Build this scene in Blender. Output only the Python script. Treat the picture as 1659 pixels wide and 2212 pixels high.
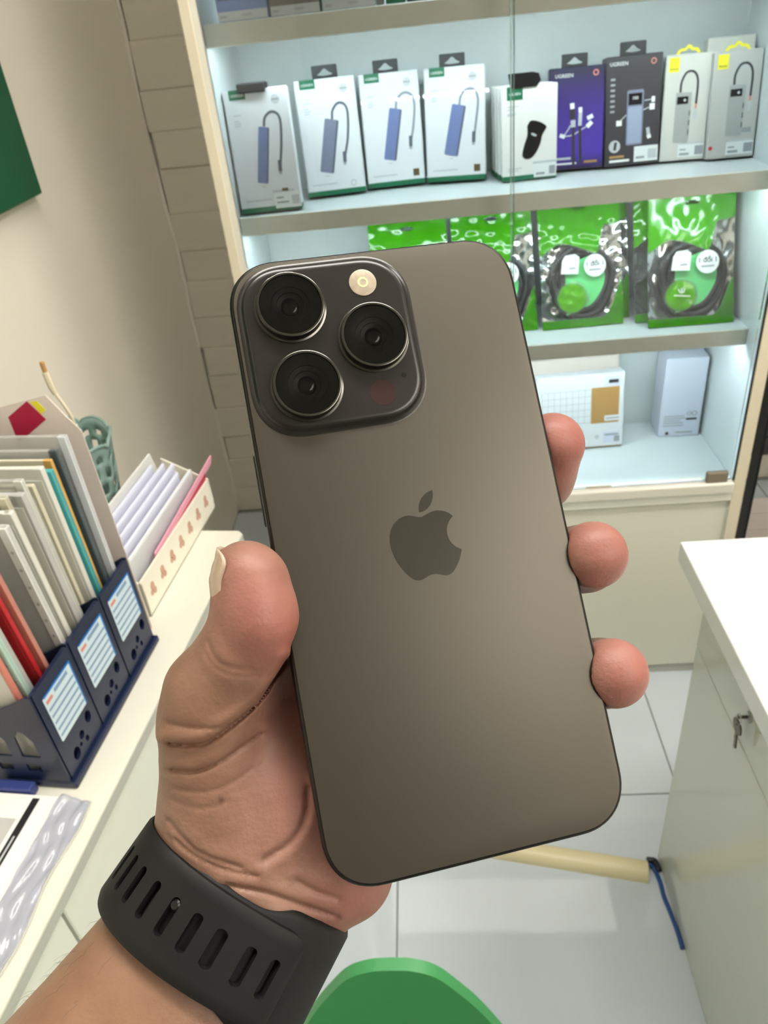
import bpy, bmesh, math, random
import numpy as np
from mathutils import Vector, Matrix
from mathutils.geometry import delaunay_2d_cdt

random.seed(7)
np.random.seed(7)
scene = bpy.context.scene
COL = scene.collection
for o in list(bpy.data.objects):
    bpy.data.objects.remove(o)

# ------------------------------------------------------------------ camera
F_PX, W_PX = 1640.0, 1659.0
YAW, PITCH, ROLL = math.radians(-5.0508), math.radians(33.5774), math.radians(6.3813)
fwd = Vector((math.sin(YAW) * math.cos(PITCH), math.cos(YAW) * math.cos(PITCH), -math.sin(PITCH)))
rgt = Vector((math.cos(YAW), -math.sin(YAW), 0))
dwn = fwd.cross(rgt)
r2 = math.cos(ROLL) * rgt + math.sin(ROLL) * dwn
d2 = -math.sin(ROLL) * rgt + math.cos(ROLL) * dwn
cam_data = bpy.data.cameras.new('camera')
cam = bpy.data.objects.new('camera', cam_data)
COL.objects.link(cam)
cm = Matrix.Identity(4)
for i in range(3):
    cm[i][0], cm[i][1], cm[i][2] = r2[i], -d2[i], -fwd[i]
cm[2][3] = 1.45
cam.matrix_world = cm
cam_data.sensor_fit = 'HORIZONTAL'
cam_data.sensor_width = 36
cam_data.lens = 36 * F_PX / W_PX
cam_data.clip_start = 0.01
cam_data.dof.use_dof = True
cam_data.dof.focus_distance = 0.182
cam_data.dof.aperture_fstop = cam_data.lens / 0.62      # a 0.62 mm pupil: background only slightly soft
scene.camera = cam

# ------------------------------------------------------------------ world, exposure
world = bpy.data.worlds.new('world')
scene.world = world
world.use_nodes = True
world.node_tree.nodes['Background'].inputs[0].default_value = (0.9, 0.93, 1.0, 1)
world.node_tree.nodes['Background'].inputs[1].default_value = 0.12
scene.view_settings.view_transform = 'Standard'
scene.view_settings.look = 'None'
scene.view_settings.gamma = 1.0
scene.view_settings.use_curve_mapping = False
scene.view_settings.exposure = 0.42
scene.cycles.max_bounces = 5
scene.cycles.use_light_tree = False
scene.cycles.diffuse_bounces = 3
scene.cycles.glossy_bounces = 3
scene.cycles.transmission_bounces = 3
scene.cycles.transparent_max_bounces = 12
scene.cycles.sample_clamp_indirect = 40.0
scene.cycles.caustics_reflective = False
scene.cycles.caustics_refractive = False

CEIL = 2.75
# ceiling panels: (x, y, size x, size y, watts)
PANELS = [(1.70, -1.20, 0.9, 2.0, 44.0), (0.20, 0.45, 1.2, 0.3, 27.0), (1.35, 1.05, 0.6, 0.9, 19.0)]
LAMP_COL = (1.0, 0.955, 0.88)
LED_COL = (0.72, 0.93, 1.0)


# ------------------------------------------------------------------ helpers
def srgb(h):
    h = h.lstrip('#')
    c = [int(h[i:i + 2], 16) / 255 for i in (0, 2, 4)]
    return tuple((x / 12.92 if x <= 0.04045 else ((x + 0.055) / 1.055) ** 2.4) for x in c) + (1.0,)


def mat(name, col, rough=0.5, metal=0.0, spec=0.5, noise=0.0, nscale=20.0, bump=0.0, bscale=200.0,
        coat=0.0, emit=None, estr=0.0, alpha=1.0, trans=0.0, sss=0.0, coat_rough=0.05, stretch=None):
    m = bpy.data.materials.new(name)
    m.use_nodes = True
    nt = m.node_tree
    b = nt.nodes['Principled BSDF']
    c = srgb(col) if isinstance(col, str) else tuple(col)
    b.inputs['Base Color'].default_value = c
    b.inputs['Roughness'].default_value = rough
    b.inputs['Metallic'].default_value = metal
    b.inputs['Specular IOR Level'].default_value = spec
    b.inputs['Coat Weight'].default_value = coat
    b.inputs['Coat Roughness'].default_value = coat_rough
    b.inputs['Alpha'].default_value = alpha
    b.inputs['Transmission Weight'].default_value = trans
    if sss:
        b.inputs['Subsurface Weight'].default_value = sss
        b.inputs['Subsurface Radius'].default_value = (0.006, 0.003, 0.0015)
        b.inputs['Subsurface Scale'].default_value = 0.5
    if emit:
        b.inputs['Emission Color'].default_value = srgb(emit) if isinstance(emit, str) else tuple(emit) + (1,)
        b.inputs['Emission Strength'].default_value = estr
    if noise or bump:
        tc = nt.nodes.new('ShaderNodeTexCoord')
        src = tc.outputs['Object']
        if stretch:
            mp = nt.nodes.new('ShaderNodeMapping')
            mp.inputs['Scale'].default_value = stretch
            nt.links.new(src, mp.inputs['Vector'])
            src = mp.outputs['Vector']
    if noise:
        n = nt.nodes.new('ShaderNodeTexNoise')
        n.inputs['Scale'].default_value = nscale
        n.inputs['Detail'].default_value = 4
        nt.links.new(src, n.inputs['Vector'])
        mx = nt.nodes.new('ShaderNodeMix')
        mx.data_type = 'RGBA'
        mx.inputs[6].default_value = tuple(x * (1 - noise) for x in c[:3]) + (1,)
        mx.inputs[7].default_value = tuple(min(1, x * (1 + noise)) for x in c[:3]) + (1,)
        nt.links.new(n.outputs['Fac'], mx.inputs[0])
        nt.links.new(mx.outputs[2], b.inputs['Base Color'])
    if bump:
        n2 = nt.nodes.new('ShaderNodeTexNoise')
        n2.inputs['Scale'].default_value = bscale
        n2.inputs['Detail'].default_value = 3
        nt.links.new(src, n2.inputs['Vector'])
        bp = nt.nodes.new('ShaderNodeBump')
        bp.inputs['Strength'].default_value = bump
        bp.inputs['Distance'].default_value = 0.002
        nt.links.new(n2.outputs['Fac'], bp.inputs['Height'])
        nt.links.new(bp.outputs['Normal'], b.inputs['Normal'])
    return m


def arch_glass(name, tint=(0.98, 0.99, 0.99), base=0.03, rough=0.0):
    m = bpy.data.materials.new(name)
    m.use_nodes = True
    nt = m.node_tree
    for n in list(nt.nodes):
        nt.nodes.remove(n)
    out = nt.nodes.new('ShaderNodeOutputMaterial')
    tr = nt.nodes.new('ShaderNodeBsdfTransparent')
    tr.inputs[0].default_value = tint + (1,)
    gl = nt.nodes.new('ShaderNodeBsdfGlossy')
    gl.inputs['Roughness'].default_value = rough
    fr = nt.nodes.new('ShaderNodeFresnel')
    fr.inputs[0].default_value = 1.40
    mx = nt.nodes.new('ShaderNodeMixShader')
    nt.links.new(fr.outputs[0], mx.inputs[0])
    nt.links.new(tr.outputs[0], mx.inputs[1])
    nt.links.new(gl.outputs[0], mx.inputs[2])
    nt.links.new(mx.outputs[0], out.inputs[0])
    return m


def attr_mat(name, rough=0.4, spec=0.5, alpha=False, bump=0.0, bscale=60, sss=0.0, coat=0.0):
    """colour from the vertex colour attribute 'Col' (print or skin tone), optional clear film from 'Alp'"""
    m = mat(name, '#808080', rough, spec=spec, bump=bump, bscale=bscale, sss=sss, coat=coat)
    nt = m.node_tree
    b = nt.nodes['Principled BSDF']
    a = nt.nodes.new('ShaderNodeAttribute')
    a.attribute_name = 'Col'
    nt.links.new(a.outputs['Color'], b.inputs['Base Color'])
    if alpha:
        a2 = nt.nodes.new('ShaderNodeAttribute')
        a2.attribute_name = 'Alp'
        nt.links.new(a2.outputs['Fac'], b.inputs['Alpha'])
    return m


class MB:
    """collects shapes; build() links them as one mesh object"""

    def __init__(self):
        self.v, self.f, self.m = [], [], []

    def add(self, vs, fs, mi=0):
        k = len(self.v)
        self.v += [tuple(p) for p in vs]
        self.f += [tuple(i + k for i in f) for f in fs]
        self.m += [mi] * len(fs)
        return self

    def box(self, x0, y0, z0, x1, y1, z1, mi=0):
        return self.add([(x0, y0, z0), (x1, y0, z0), (x1, y1, z0), (x0, y1, z0), (x0, y0, z1), (x1, y0, z1), (x1, y1, z1), (x0, y1, z1)],
                        [(3, 2, 1, 0), (4, 5, 6, 7), (0, 1, 5, 4), (1, 2, 6, 5), (2, 3, 7, 6), (3, 0, 4, 7)], mi)

    def rbox(self, x0, y0, z0, x1, y1, z1, r=0.002, seg=2, mi=0):
        bm = bmesh.new()
        bmesh.ops.create_cube(bm, size=1)
        for v in bm.verts:
            v.co = Vector(((x0 + x1) / 2 + v.co.x * (x1 - x0), (y0 + y1) / 2 + v.co.y * (y1 - y0), (z0 + z1) / 2 + v.co.z * (z1 - z0)))
        bmesh.ops.bevel(bm, geom=bm.edges[:], offset=r, segments=seg, affect='EDGES', profile=0.5)
        bm.verts.index_update()
        self.add([v.co[:] for v in bm.verts], [[v.index for v in f.verts] for f in bm.faces], mi)
        bm.free()
        return self

    def tube(self, pts, r, n=8, mi=0, closed=False):
        pts = [Vector(p) for p in pts]
        N = len(pts)
        rs = r if isinstance(r, (list, tuple)) else [r] * N
        rings = []
        up = None
        for i, p in enumerate(pts):
            if closed:
                t = (pts[(i + 1) % N] - pts[i - 1])
            else:
                t = pts[min(i + 1, N - 1)] - pts[max(i - 1, 0)]
            t.normalize()
            if up is None:
                up = Vector((0, 0, 1)) if abs(t.z) < 0.9 else Vector((1, 0, 0))
            a = t.cross(up).normalized()
            b = a.cross(t).normalized()
            up = b
            rings.append([p + rs[i] * (math.cos(2 * math.pi * k / n) * a + math.sin(2 * math.pi * k / n) * b) for k in range(n)])
        vs = [q for ring in rings for q in ring]
        fs = []
        for i in range(N if closed else N - 1):
            j = (i + 1) % N
            for k in range(n):
                l = (k + 1) % n
                fs.append((i * n + k, i * n + l, j * n + l, j * n + k))
        if not closed:
            fs.append(tuple(range(n))[::-1])
            fs.append(tuple((N - 1) * n + k for k in range(n)))
        return self.add(vs, fs, mi)

    def lathe(self, prof, n=32, c=(0, 0, 0), mi=0, sx=1.0, sy=1.0, cap=True):
        vs = []
        for r, z in prof:
            for k in range(n):
                a = 2 * math.pi * k / n
                vs.append((c[0] + sx * r * math.cos(a), c[1] + sy * r * math.sin(a), c[2] + z))
        fs = []
        P = len(prof)
        for i in range(P - 1):
            for k in range(n):
                l = (k + 1) % n
                fs.append((i * n + k, i * n + l, (i + 1) * n + l, (i + 1) * n + k))
        if cap:
            fs.append(tuple(range(n))[::-1])
            fs.append(tuple((P - 1) * n + k for k in range(n)))
        return self.add(vs, fs, mi)

    def plate(self, outer, holes=(), d0=0.0, d1=0.001, axes=((1, 0, 0), (0, 0, 1), (0, -1, 0)), o=(0, 0, 0), mi=0, inner=()):
        """flat piece: 2-D outline (with holes) given real thickness from d0 to d1 along the third axis"""
        vs, es = [], []
        for loop in [outer] + list(holes):
            k = len(vs)
            vs += [Vector(p) for p in loop]
            es += [(k + i, k + (i + 1) % len(loop)) for i in range(len(loop))]
        vs += [Vector(p) for p in inner]
        V, E, Fc, *_ = delaunay_2d_cdt(vs, es, [], 1, 1e-7)
        if holes:
            def inside(p, loop):
                r = False
                for i in range(len(loop)):
                    (x0, y0), (x1, y1) = loop[i - 1], loop[i]
                    if (y0 > p[1]) != (y1 > p[1]) and p[0] < (x1 - x0) * (p[1] - y0) / (y1 - y0) + x0:
                        r = not r
                return r
            hb = [(min(p[0] for p in h), max(p[0] for p in h), min(p[1] for p in h), max(p[1] for p in h), h) for h in holes]
            keep = []
            for f in Fc:
                c = (sum(V[i][0] for i in f) / len(f), sum(V[i][1] for i in f) / len(f))
                if not any(a <= c[0] <= b and d <= c[1] <= e and inside(c, h) for a, b, d, e, h in hb):
                    keep.append(f)
            Fc = keep
        ax = [Vector(a) for a in axes]
        O = Vector(o)
        n = len(V)
        P = [O + ax[0] * p[0] + ax[1] * p[1] + ax[2] * d1 for p in V] + [O + ax[0] * p[0] + ax[1] * p[1] + ax[2] * d0 for p in V]
        fl = []
        cnt = {}
        for f in Fc:
            fl.append(tuple(f))
            fl.append(tuple(i + n for i in f)[::-1])
            for a, b in zip(f, list(f[1:]) + [f[0]]):
                cnt[(a, b)] = cnt.get((a, b), 0) + 1
        for (a, b) in cnt:
            if (b, a) not in cnt:
                fl.append((b, a, a + n, b + n))
        return self.add(P, fl, mi)

    def build(self, name, mats, parent=None, smooth=False, angle=None):
        me = bpy.data.meshes.new(name)
        me.from_pydata(self.v, [], self.f)
        for m in (mats if isinstance(mats, (list, tuple)) else [mats]):
            me.materials.append(m)
        me.polygons.foreach_set('material_index', self.m)
        me.update()
        o = bpy.data.objects.new(name, me)
        COL.objects.link(o)
        if parent:
            o.parent = parent
        if smooth:
            me.polygons.foreach_set('use_smooth', [True] * len(me.polygons))
            if angle:
                me.set_sharp_from_angle(angle=math.radians(angle))
        bm = bmesh.new()
        bm.from_mesh(me)
        bmesh.ops.recalc_face_normals(bm, faces=bm.faces)
        bm.to_mesh(me)
        bm.free()
        return o


def tag(o, label=None, cat=None, group=None, kind=None):
    if label: o['label'] = label
    if cat: o['category'] = cat
    if group: o['group'] = group
    if kind: o['kind'] = kind
    return o


def empty(name, loc=(0, 0, 0), rz=0.0, rx=0.0):
    o = bpy.data.objects.new(name, None)
    o.empty_display_size = 0.02
    o.location = loc
    o.rotation_euler = (math.radians(rx), 0, math.radians(rz))
    COL.objects.link(o)
    return o


def copy_part(src, parent):
    c = src.copy()
    COL.objects.link(c)
    c.parent = parent
    return c


FRONT = ((1, 0, 0), (0, 0, 1), (0, -1, 0))      # print on a box front: x right, z up, out of the face


def text_mesh(name, s, size, m, parent, x, z, y, depth=0.0002, bold=False, rot=None, align='CENTER', roll=0.0):
    cu = bpy.data.curves.new(name, 'FONT')
    cu.body = s
    cu.size = size
    cu.extrude = depth
    cu.align_x = align
    cu.align_y = 'CENTER'
    cu.resolution_u = 2
    if bold:
        cu.offset = size * 0.02
    t = bpy.data.objects.new(name + '_tmp', cu)
    COL.objects.link(t)
    dg = bpy.context.evaluated_depsgraph_get()
    me = bpy.data.meshes.new_from_object(t.evaluated_get(dg))
    bpy.data.objects.remove(t)
    me.materials.clear()
    me.materials.append(m)
    o = bpy.data.objects.new(name, me)
    COL.objects.link(o)
    o.parent = parent
    o.location = (x, y, z)
    o.rotation_euler = rot if rot else (math.pi / 2, roll, 0)
    return o


def circ(cx, cz, r, n=20, ry=None):
    ry = r if ry is None else ry
    return [(cx + r * math.cos(2 * math.pi * k / n), cz + ry * math.sin(2 * math.pi * k / n)) for k in range(n)]


def rrect(x0, z0, x1, z1, r, n=5):
    pts = []
    for cx, cz, a0 in ((x1 - r, z1 - r, 0), (x0 + r, z1 - r, 90), (x0 + r, z0 + r, 180), (x1 - r, z0 + r, 270)):
        for k in range(n + 1):
            a = math.radians(a0 + 90 * k / n)
            pts.append((cx + r * math.cos(a), cz + r * math.sin(a)))
    return pts


def rect(x0, z0, x1, z1):
    return [(x0, z0), (x1, z0), (x1, z1), (x0, z1)]


def spline(pts, n=8):
    """Catmull-Rom through the points"""
    P = [np.array(p, float) for p in pts]
    P = [2 * P[0] - P[1]] + P + [2 * P[-1] - P[-2]]
    out = []
    for i in range(1, len(P) - 2):
        for k in range(n):
            t = k / n
            out.append(0.5 * ((2 * P[i]) + (P[i + 1] - P[i - 1]) * t + (2 * P[i - 1] - 5 * P[i] + 4 * P[i + 1] - P[i + 2]) * t * t
                              + (3 * P[i] - P[i - 1] - 3 * P[i + 1] + P[i + 2]) * t ** 3))
    out.append(P[-2])
    return [tuple(float(v) for v in p) for p in out]


def ribbon(pts, w):
    """outline of a flat line of width w along 2-D points"""
    L, R = [], []
    for i, p in enumerate(pts):
        a, b = pts[max(i - 1, 0)], pts[min(i + 1, len(pts) - 1)]
        t = Vector((b[0] - a[0], b[1] - a[1])).normalized()
        L.append((p[0] - t.y * w / 2, p[1] + t.x * w / 2))
        R.append((p[0] + t.y * w / 2, p[1] - t.x * w / 2))
    return L + R[::-1]


def set_attr(o, name, arr):
    a = o.data.attributes.new(name, 'FLOAT_COLOR', 'POINT')
    arr = np.asarray(arr, np.float32)
    if arr.shape[1] == 3:
        arr = np.concatenate([arr, np.ones((len(arr), 1), np.float32)], 1)
    a.data.foreach_set('color', arr.ravel())


# ------------------------------------------------------------------ materials
M = dict(
    wall=mat('cream_paint', '#efe8d9', 0.7, noise=0.03, nscale=4, bump=0.05, bscale=120),
    plank=mat('taupe_wall_panel', '#e3dbc9', 0.6, noise=0.05, nscale=6, bump=0.2, bscale=30, stretch=(1, 1, 8)),
    ceil=mat('white_ceiling', '#d2cec4', 0.8, noise=0.02, nscale=3),
    tile=mat('grey_white_porcelain', '#c6ced4', 0.035, noise=0.08, nscale=3.5, spec=0.6),
    grout=mat('grey_grout', '#9a9c98', 0.8),
    lam=mat('white_laminate', '#e9ebe6', 0.35, noise=0.012, nscale=5),
    lam_in=mat('cool_white_laminate', '#d6dddd', 0.3, noise=0.012, nscale=5),
    edge=mat('cream_edge_band', '#d9cfb6', 0.4),
    lipm=mat('sage_white_shelf_edge', '#ecebdd', 0.4, noise=0.03, nscale=6),
    ctop=mat('glossy_white_counter', '#d6d8d4', 0.14, spec=0.6, noise=0.01, nscale=4),
    cside=mat('satin_grey_white_panel', '#c9ccc0', 0.12, spec=0.7, noise=0.02, nscale=4),
    desk=mat('cream_laminate', '#dcdacb', 0.35, noise=0.02, nscale=6),
    deskedge=mat('grey_edge_band', '#b9bab0', 0.5),
    deskfront=mat('white_drawer_laminate', '#e4e6da', 0.35, noise=0.02, nscale=6),
    dark=mat('black_gap', '#1a1a1a', 0.8),
    rail=mat('off_white_aluminium', '#e6e2d4', 0.3, metal=0.2),
    rubber=mat('black_gasket', '#22241f', 0.5),
    led=mat('led_chip', '#ffffff', 0.5, emit=(0.85, 0.97, 1.0), estr=40.0),
    ledfar=mat('far_led_chip', '#ffffff', 0.5, emit=(0.9, 0.97, 1.0), estr=130.0),
    ledbase=mat('led_tape', '#dfe6e6', 0.5),
    panel=mat('lamp_diffuser', '#ffffff', 0.5, emit=LAMP_COL, estr=4.0),
    alu=mat('aluminium', '#b7b7b2', 0.35, metal=0.9),
    bronze=mat('brown_plastic', '#7d7361', 0.4),
    glass=arch_glass('clear_glass'),
    glassedge=mat('green_glass_edge', '#8fb0a4', 0.1, alpha=0.55),
    greenboard=mat('bottle_green_board', '#0a5436', 0.45, noise=0.03, nscale=3),
    black=mat('matte_black_plastic', '#1b1c20', 0.45),
    blackg=mat('gloss_black', '#16171a', 0.2),
    white=mat('white_card', '#dfe2e5', 0.35, noise=0.01, nscale=8),
    white2=mat('warm_white_card', '#e9e9e4', 0.35),
    grey=mat('print_grey', '#9ba0a4', 0.5),
    lgrey=mat('print_light_grey', '#c3c8cb', 0.5),
    ugreen=mat('print_green', '#0f6b4a', 0.4),
    hub=mat('print_blue_grey', '#6f7fae', 0.35, noise=0.08, nscale=30),
    hub2=mat('print_slate', '#7c8299', 0.35, noise=0.06, nscale=30),
    hubs=mat('print_silver', '#a9aba8', 0.35, noise=0.06, nscale=30),
    cord=mat('print_cable_grey', '#5b6270', 0.5),
    cordl=mat('print_cable_light', '#8b939f', 0.5),
    brown=mat('print_brown', '#5a4a2c', 0.5),
    tan=mat('print_tan', '#b48a52', 0.5),
    purple=None,
    charcoal=mat('charcoal_card', '#37373c', 0.35, noise=0.05, nscale=10),
    greybox=mat('pale_grey_card', '#d0d0c8', 0.35, noise=0.02, nscale=10),
    greybox2=mat('mid_grey_card', '#bdbdb9', 0.35, noise=0.02, nscale=10),
    yellow=mat('print_yellow', '#f3e636', 0.4),
    red=mat('red_plastic', '#c22a30', 0.35),
    salmon=mat('salmon_print', '#d98878', 0.4),
    lilac=mat('lilac_white_card', '#d3d7e6', 0.3),
    blue1=mat('periwinkle_card', '#8fa6dc', 0.35, noise=0.04, nscale=20),
    taupe=mat('taupe_card', '#8d8580', 0.4, noise=0.12, nscale=20),
    mint=mat('mint_card', '#bfe0d2', 0.35, noise=0.04, nscale=12),
    navy=mat('navy_plastic', '#141f3c', 0.32, noise=0.04, nscale=12),
    labelw=mat('pale_label_paper', '#cfe0ea', 0.5),
    labell=mat('label_line_blue', '#7f9cb8', 0.5),
    labelb=mat('label_rim_blue', '#1f74c0', 0.4),
    sleeve=mat('clear_sleeve', '#d8d9d2', 0.18, alpha=0.45, spec=0.7),
    paper=mat('office_paper', '#dbdad0', 0.6, noise=0.03, nscale=15),
    paperc=mat('cream_paper', '#d5cfb6', 0.6, noise=0.06, nscale=15),
    papergr=mat('greyish_paper', '#b9b8b4', 0.6, noise=0.08, nscale=18),
    paperl=mat('lilac_white_paper', '#dcdff0', 0.5, noise=0.02, nscale=15),
    pink=mat('pink_paper', '#e8a0b4', 0.5),
    crimson=mat('crimson_paper', '#b3123f', 0.5),
    teal=mat('teal_paper', '#4fb3b5', 0.5),
    darkfold=mat('dark_slate_folder', '#46545a', 0.4),
    orange=mat('amber_paper', '#d6a85c', 0.5),
    basket=mat('sage_plastic', '#7f9a92', 0.35, noise=0.05, nscale=20),
    floral=mat('cream_floral_card', '#ece7d6', 0.45, noise=0.02, nscale=20),
    flower=mat('dusty_pink_print', '#c69b86', 0.5),
    cablew=mat('cream_cable', '#d8cdb2', 0.4),
    cover=mat('beige_pvc', '#d8cca4', 0.4, noise=0.04, nscale=12),
    bluec=mat('blue_cable', '#1d4484', 0.35),
    chair=mat('green_plastic', '#3f8a52', 0.42, noise=0.05, nscale=8, bump=0.1, bscale=300),
    chairleg=mat('grey_steel', '#8a8d8e', 0.3, metal=0.9),
    key=mat('old_brass_key', '#5e5a4c', 0.35, metal=0.8),
    film=attr_mat('printed_film', 0.12, spec=0.4, alpha=True, bump=0.12, bscale=28),
    silver=mat('silver_film', '#c4c8c7', 0.15, metal=0.85, bump=0.5, bscale=32),
    bcable=mat('black_cable', '#15171a', 0.35),
    limecard=mat('light_green_card', '#5fd07a', 0.4),
    gcirc=mat('print_leaf_green', '#4fa51c', 0.3),
    sticker=mat('white_sticker', '#e6ecea', 0.4),
    ink=mat('dark_ink', '#2b2f2d', 0.5),
    inkw=mat('white_ink', '#f2f5f2', 0.5),
    pinkboard=mat('pale_pink_board', '#fbeae4', 0.5, noise=0.05, nscale=8),
    darkbox=mat('dark_cabinet', '#1e2326', 0.35),
    steelblue=mat('blue_black_card', '#20303c', 0.4),
)


def purple_mat():
    m = mat('violet_card', '#4a3796', 0.35)
    nt = m.node_tree
    tc = nt.nodes.new('ShaderNodeTexCoord')
    sx = nt.nodes.new('ShaderNodeSeparateXYZ')
    cr = nt.nodes.new('ShaderNodeValToRGB')
    cr.color_ramp.elements[0].position = 0.0
    cr.color_ramp.elements[0].color = srgb('#2b2340')
    cr.color_ramp.elements[1].position = 0.95
    cr.color_ramp.elements[1].color = srgb('#2c2946')
    e = cr.color_ramp.elements.new(0.16)
    e.color = srgb('#4f3aa6')
    e = cr.color_ramp.elements.new(0.5)
    e.color = srgb('#483592')
    nt.links.new(tc.outputs['Generated'], sx.inputs[0])
    nt.links.new(sx.outputs['Z'], cr.inputs[0])
    nt.links.new(cr.outputs[0], nt.nodes['Principled BSDF'].inputs['Base Color'])
    return m


M['purple'] = purple_mat()
M['led'].cycles.emission_sampling = 'NONE'
M['ledfar'].cycles.emission_sampling = 'NONE'


def wbuild(mb, name, m, parent=None, **k):
    """build a part given in world metres under an unrotated Empty"""
    o = mb.build(name, m, parent, **k)
    if parent:
        o.location = tuple(-c for c in parent.location)
    return o


# ================================================================== the room
XL, XR, YB, YF = -0.717, 2.40, 2.25, -3.0
fl = MB().box(XL - 0.1, YF - 0.1, -0.06, XR + 0.1, YB + 0.1, -0.004).build('floor', M['grout'])
tag(fl, 'glossy pale grey tiled shop floor', 'floor', kind='structure')
tile_me = None
for i in range(6):
    for j in range(9):
        x0 = -0.13 + 0.6 * (i - 1)
        y0 = 1.027 + 0.6 * (j - 7)
        xa, xb, ya, yb = max(x0, XL), min(x0 + 0.6, XR), max(y0, YF), min(y0 + 0.6, YB)
        if xb - xa < 0.02 or yb - ya < 0.02:
            continue
        g = 0.0016
        full = abs(xb - xa - 0.6) < 1e-4 and abs(yb - ya - 0.6) < 1e-4
        if full and tile_me:
            t = bpy.data.objects.new('tile', tile_me)
            COL.objects.link(t)
            t.parent = fl
        else:
            t = MB().rbox(g, g, -0.012, xb - xa - g, yb - ya - g, 0.0, 0.001, 1).build('tile', M['tile'], fl)
            if full:
                tile_me = t.data
        t.location = (xa, ya, 0)

w = MB().box(XL - 0.1, YF, 0, XL, YB, CEIL).build('wall_left', M['wall'])
tag(w, 'plain cream painted wall behind the desk', 'wall', kind='structure')
w = MB().box(XL - 0.1, YB + 0.012, 0, XR + 0.1, YB + 0.1, CEIL).build('wall_back', M['plank'])
tag(w, 'taupe wall clad in horizontal boards beside the display cabinet', 'wall', kind='structure')
zz = 0.0
k = 0
while zz < CEIL - 0.02:
    hgt = min([0.098, 0.112, 0.087, 0.105, 0.118, 0.092][k % 6], CEIL - zz)
    out = [0.000, 0.003, 0.001, 0.004, 0.0005, 0.0025][(k * 5 + 2) % 6]
    p = MB().rbox(XL + 0.002 + 0.004 * (k % 3), YB - 0.006 - out, zz + 0.0002, XR - 0.005, YB + 0.012, zz + hgt - 0.0002, 0.0014, 1).build('plank', M['plank'], w)
    zz += hgt
    k += 1
w = MB().box(XR, YF, 0, XR + 0.1, YB, CEIL).build('wall_right', M['wall'])
tag(w, 'cream painted wall on the far right side of the shop', 'wall', kind='structure')
w = MB().box(XL - 0.1, YF - 0.1, 0, XR + 0.1, YF, CEIL).build('wall_front', mat('brown_grey_paint', '#6d665c', 0.7))
tag(w, 'brown grey painted wall behind the photographer', 'wall', kind='structure')
w = MB().box(XL - 0.1, YF - 0.1, CEIL + 0.03, XR + 0.1, YB + 0.1, CEIL + 0.1).build('ceiling', M['ceil'])
tag(w, 'white shop ceiling', 'ceiling', kind='structure')
# thin plaster bead in the corner of the left and the back wall
tr = MB().tube([(XL + 0.004 * math.sin(z * 9), YB - 0.012 + 0.003 * math.sin(z * 23), z) for z in np.linspace(0, CEIL, 60)], 0.006, 6).build('trim_1', M['wall'], smooth=True)
tag(tr, 'uneven plaster bead running up the wall corner', 'trim', kind='structure')

for n_, (x, y, sx, sy, watt) in enumerate(PANELS):
    L_ = empty('ceiling_lamp', (x, y, CEIL))
    tag(L_, ['wide ceiling light panel behind the photographer', 'slim ceiling light panel right above the photographer', 'ceiling light panel over the white counter'][n_], 'ceiling lamp', 'ceiling light panels')
    MB().plate(rect(-sx / 2 - 0.02, -sy / 2 - 0.02, sx / 2 + 0.02, sy / 2 + 0.02), [rect(-sx / 2, -sy / 2, sx / 2, sy / 2)], -0.03, 0.03,
               ((1, 0, 0), (0, 1, 0), (0, 0, 1))).build('frame', M['alu'], L_)
    pm = mat('lamp_diffuser', '#ffffff', 0.5, emit=LAMP_COL, estr=watt / (sx * sy * math.pi))
    MB().box(-sx / 2, -sy / 2, -0.012, sx / 2, sy / 2, 0.01).build('diffuser', pm, L_)

# green board on the left wall
gb = MB().rbox(XL + 0.004, 0.15, 1.2207, XL + 0.024, 1.474, 2.05, 0.002, 1).build('wall_board', M['greenboard'])
tag(gb, 'dark green board mounted on the cream wall above the desk', 'board')

# ================================================================== display cabinet
CX0, CX1, CY0, CY1 = -0.328, 0.612, 1.363, 1.655
cab = empty('display_cabinet', (0.142, 1.51, 0))
tag(cab, 'tall white display cabinet with lit shelves behind sliding glass', 'cabinet')
for x0, x1, nm in ((CX0 - 0.017, CX0, 'l'), (CX1, CX1 + 0.024, 'r')):
    sp = wbuild(MB().box(x0, CY0 + 0.003, 0, x1, CY1 + 0.01, 2.3), 'side_panel', M['lam_in'], cab)
    s = wbuild(MB().rbox(x0, CY0 - 0.001, 0, x1, CY0 + 0.003, 2.3, 0.0012, 1), 'edge_strip', M['edge'], cab)
    s['label'] = 'cream edge strip'
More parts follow.
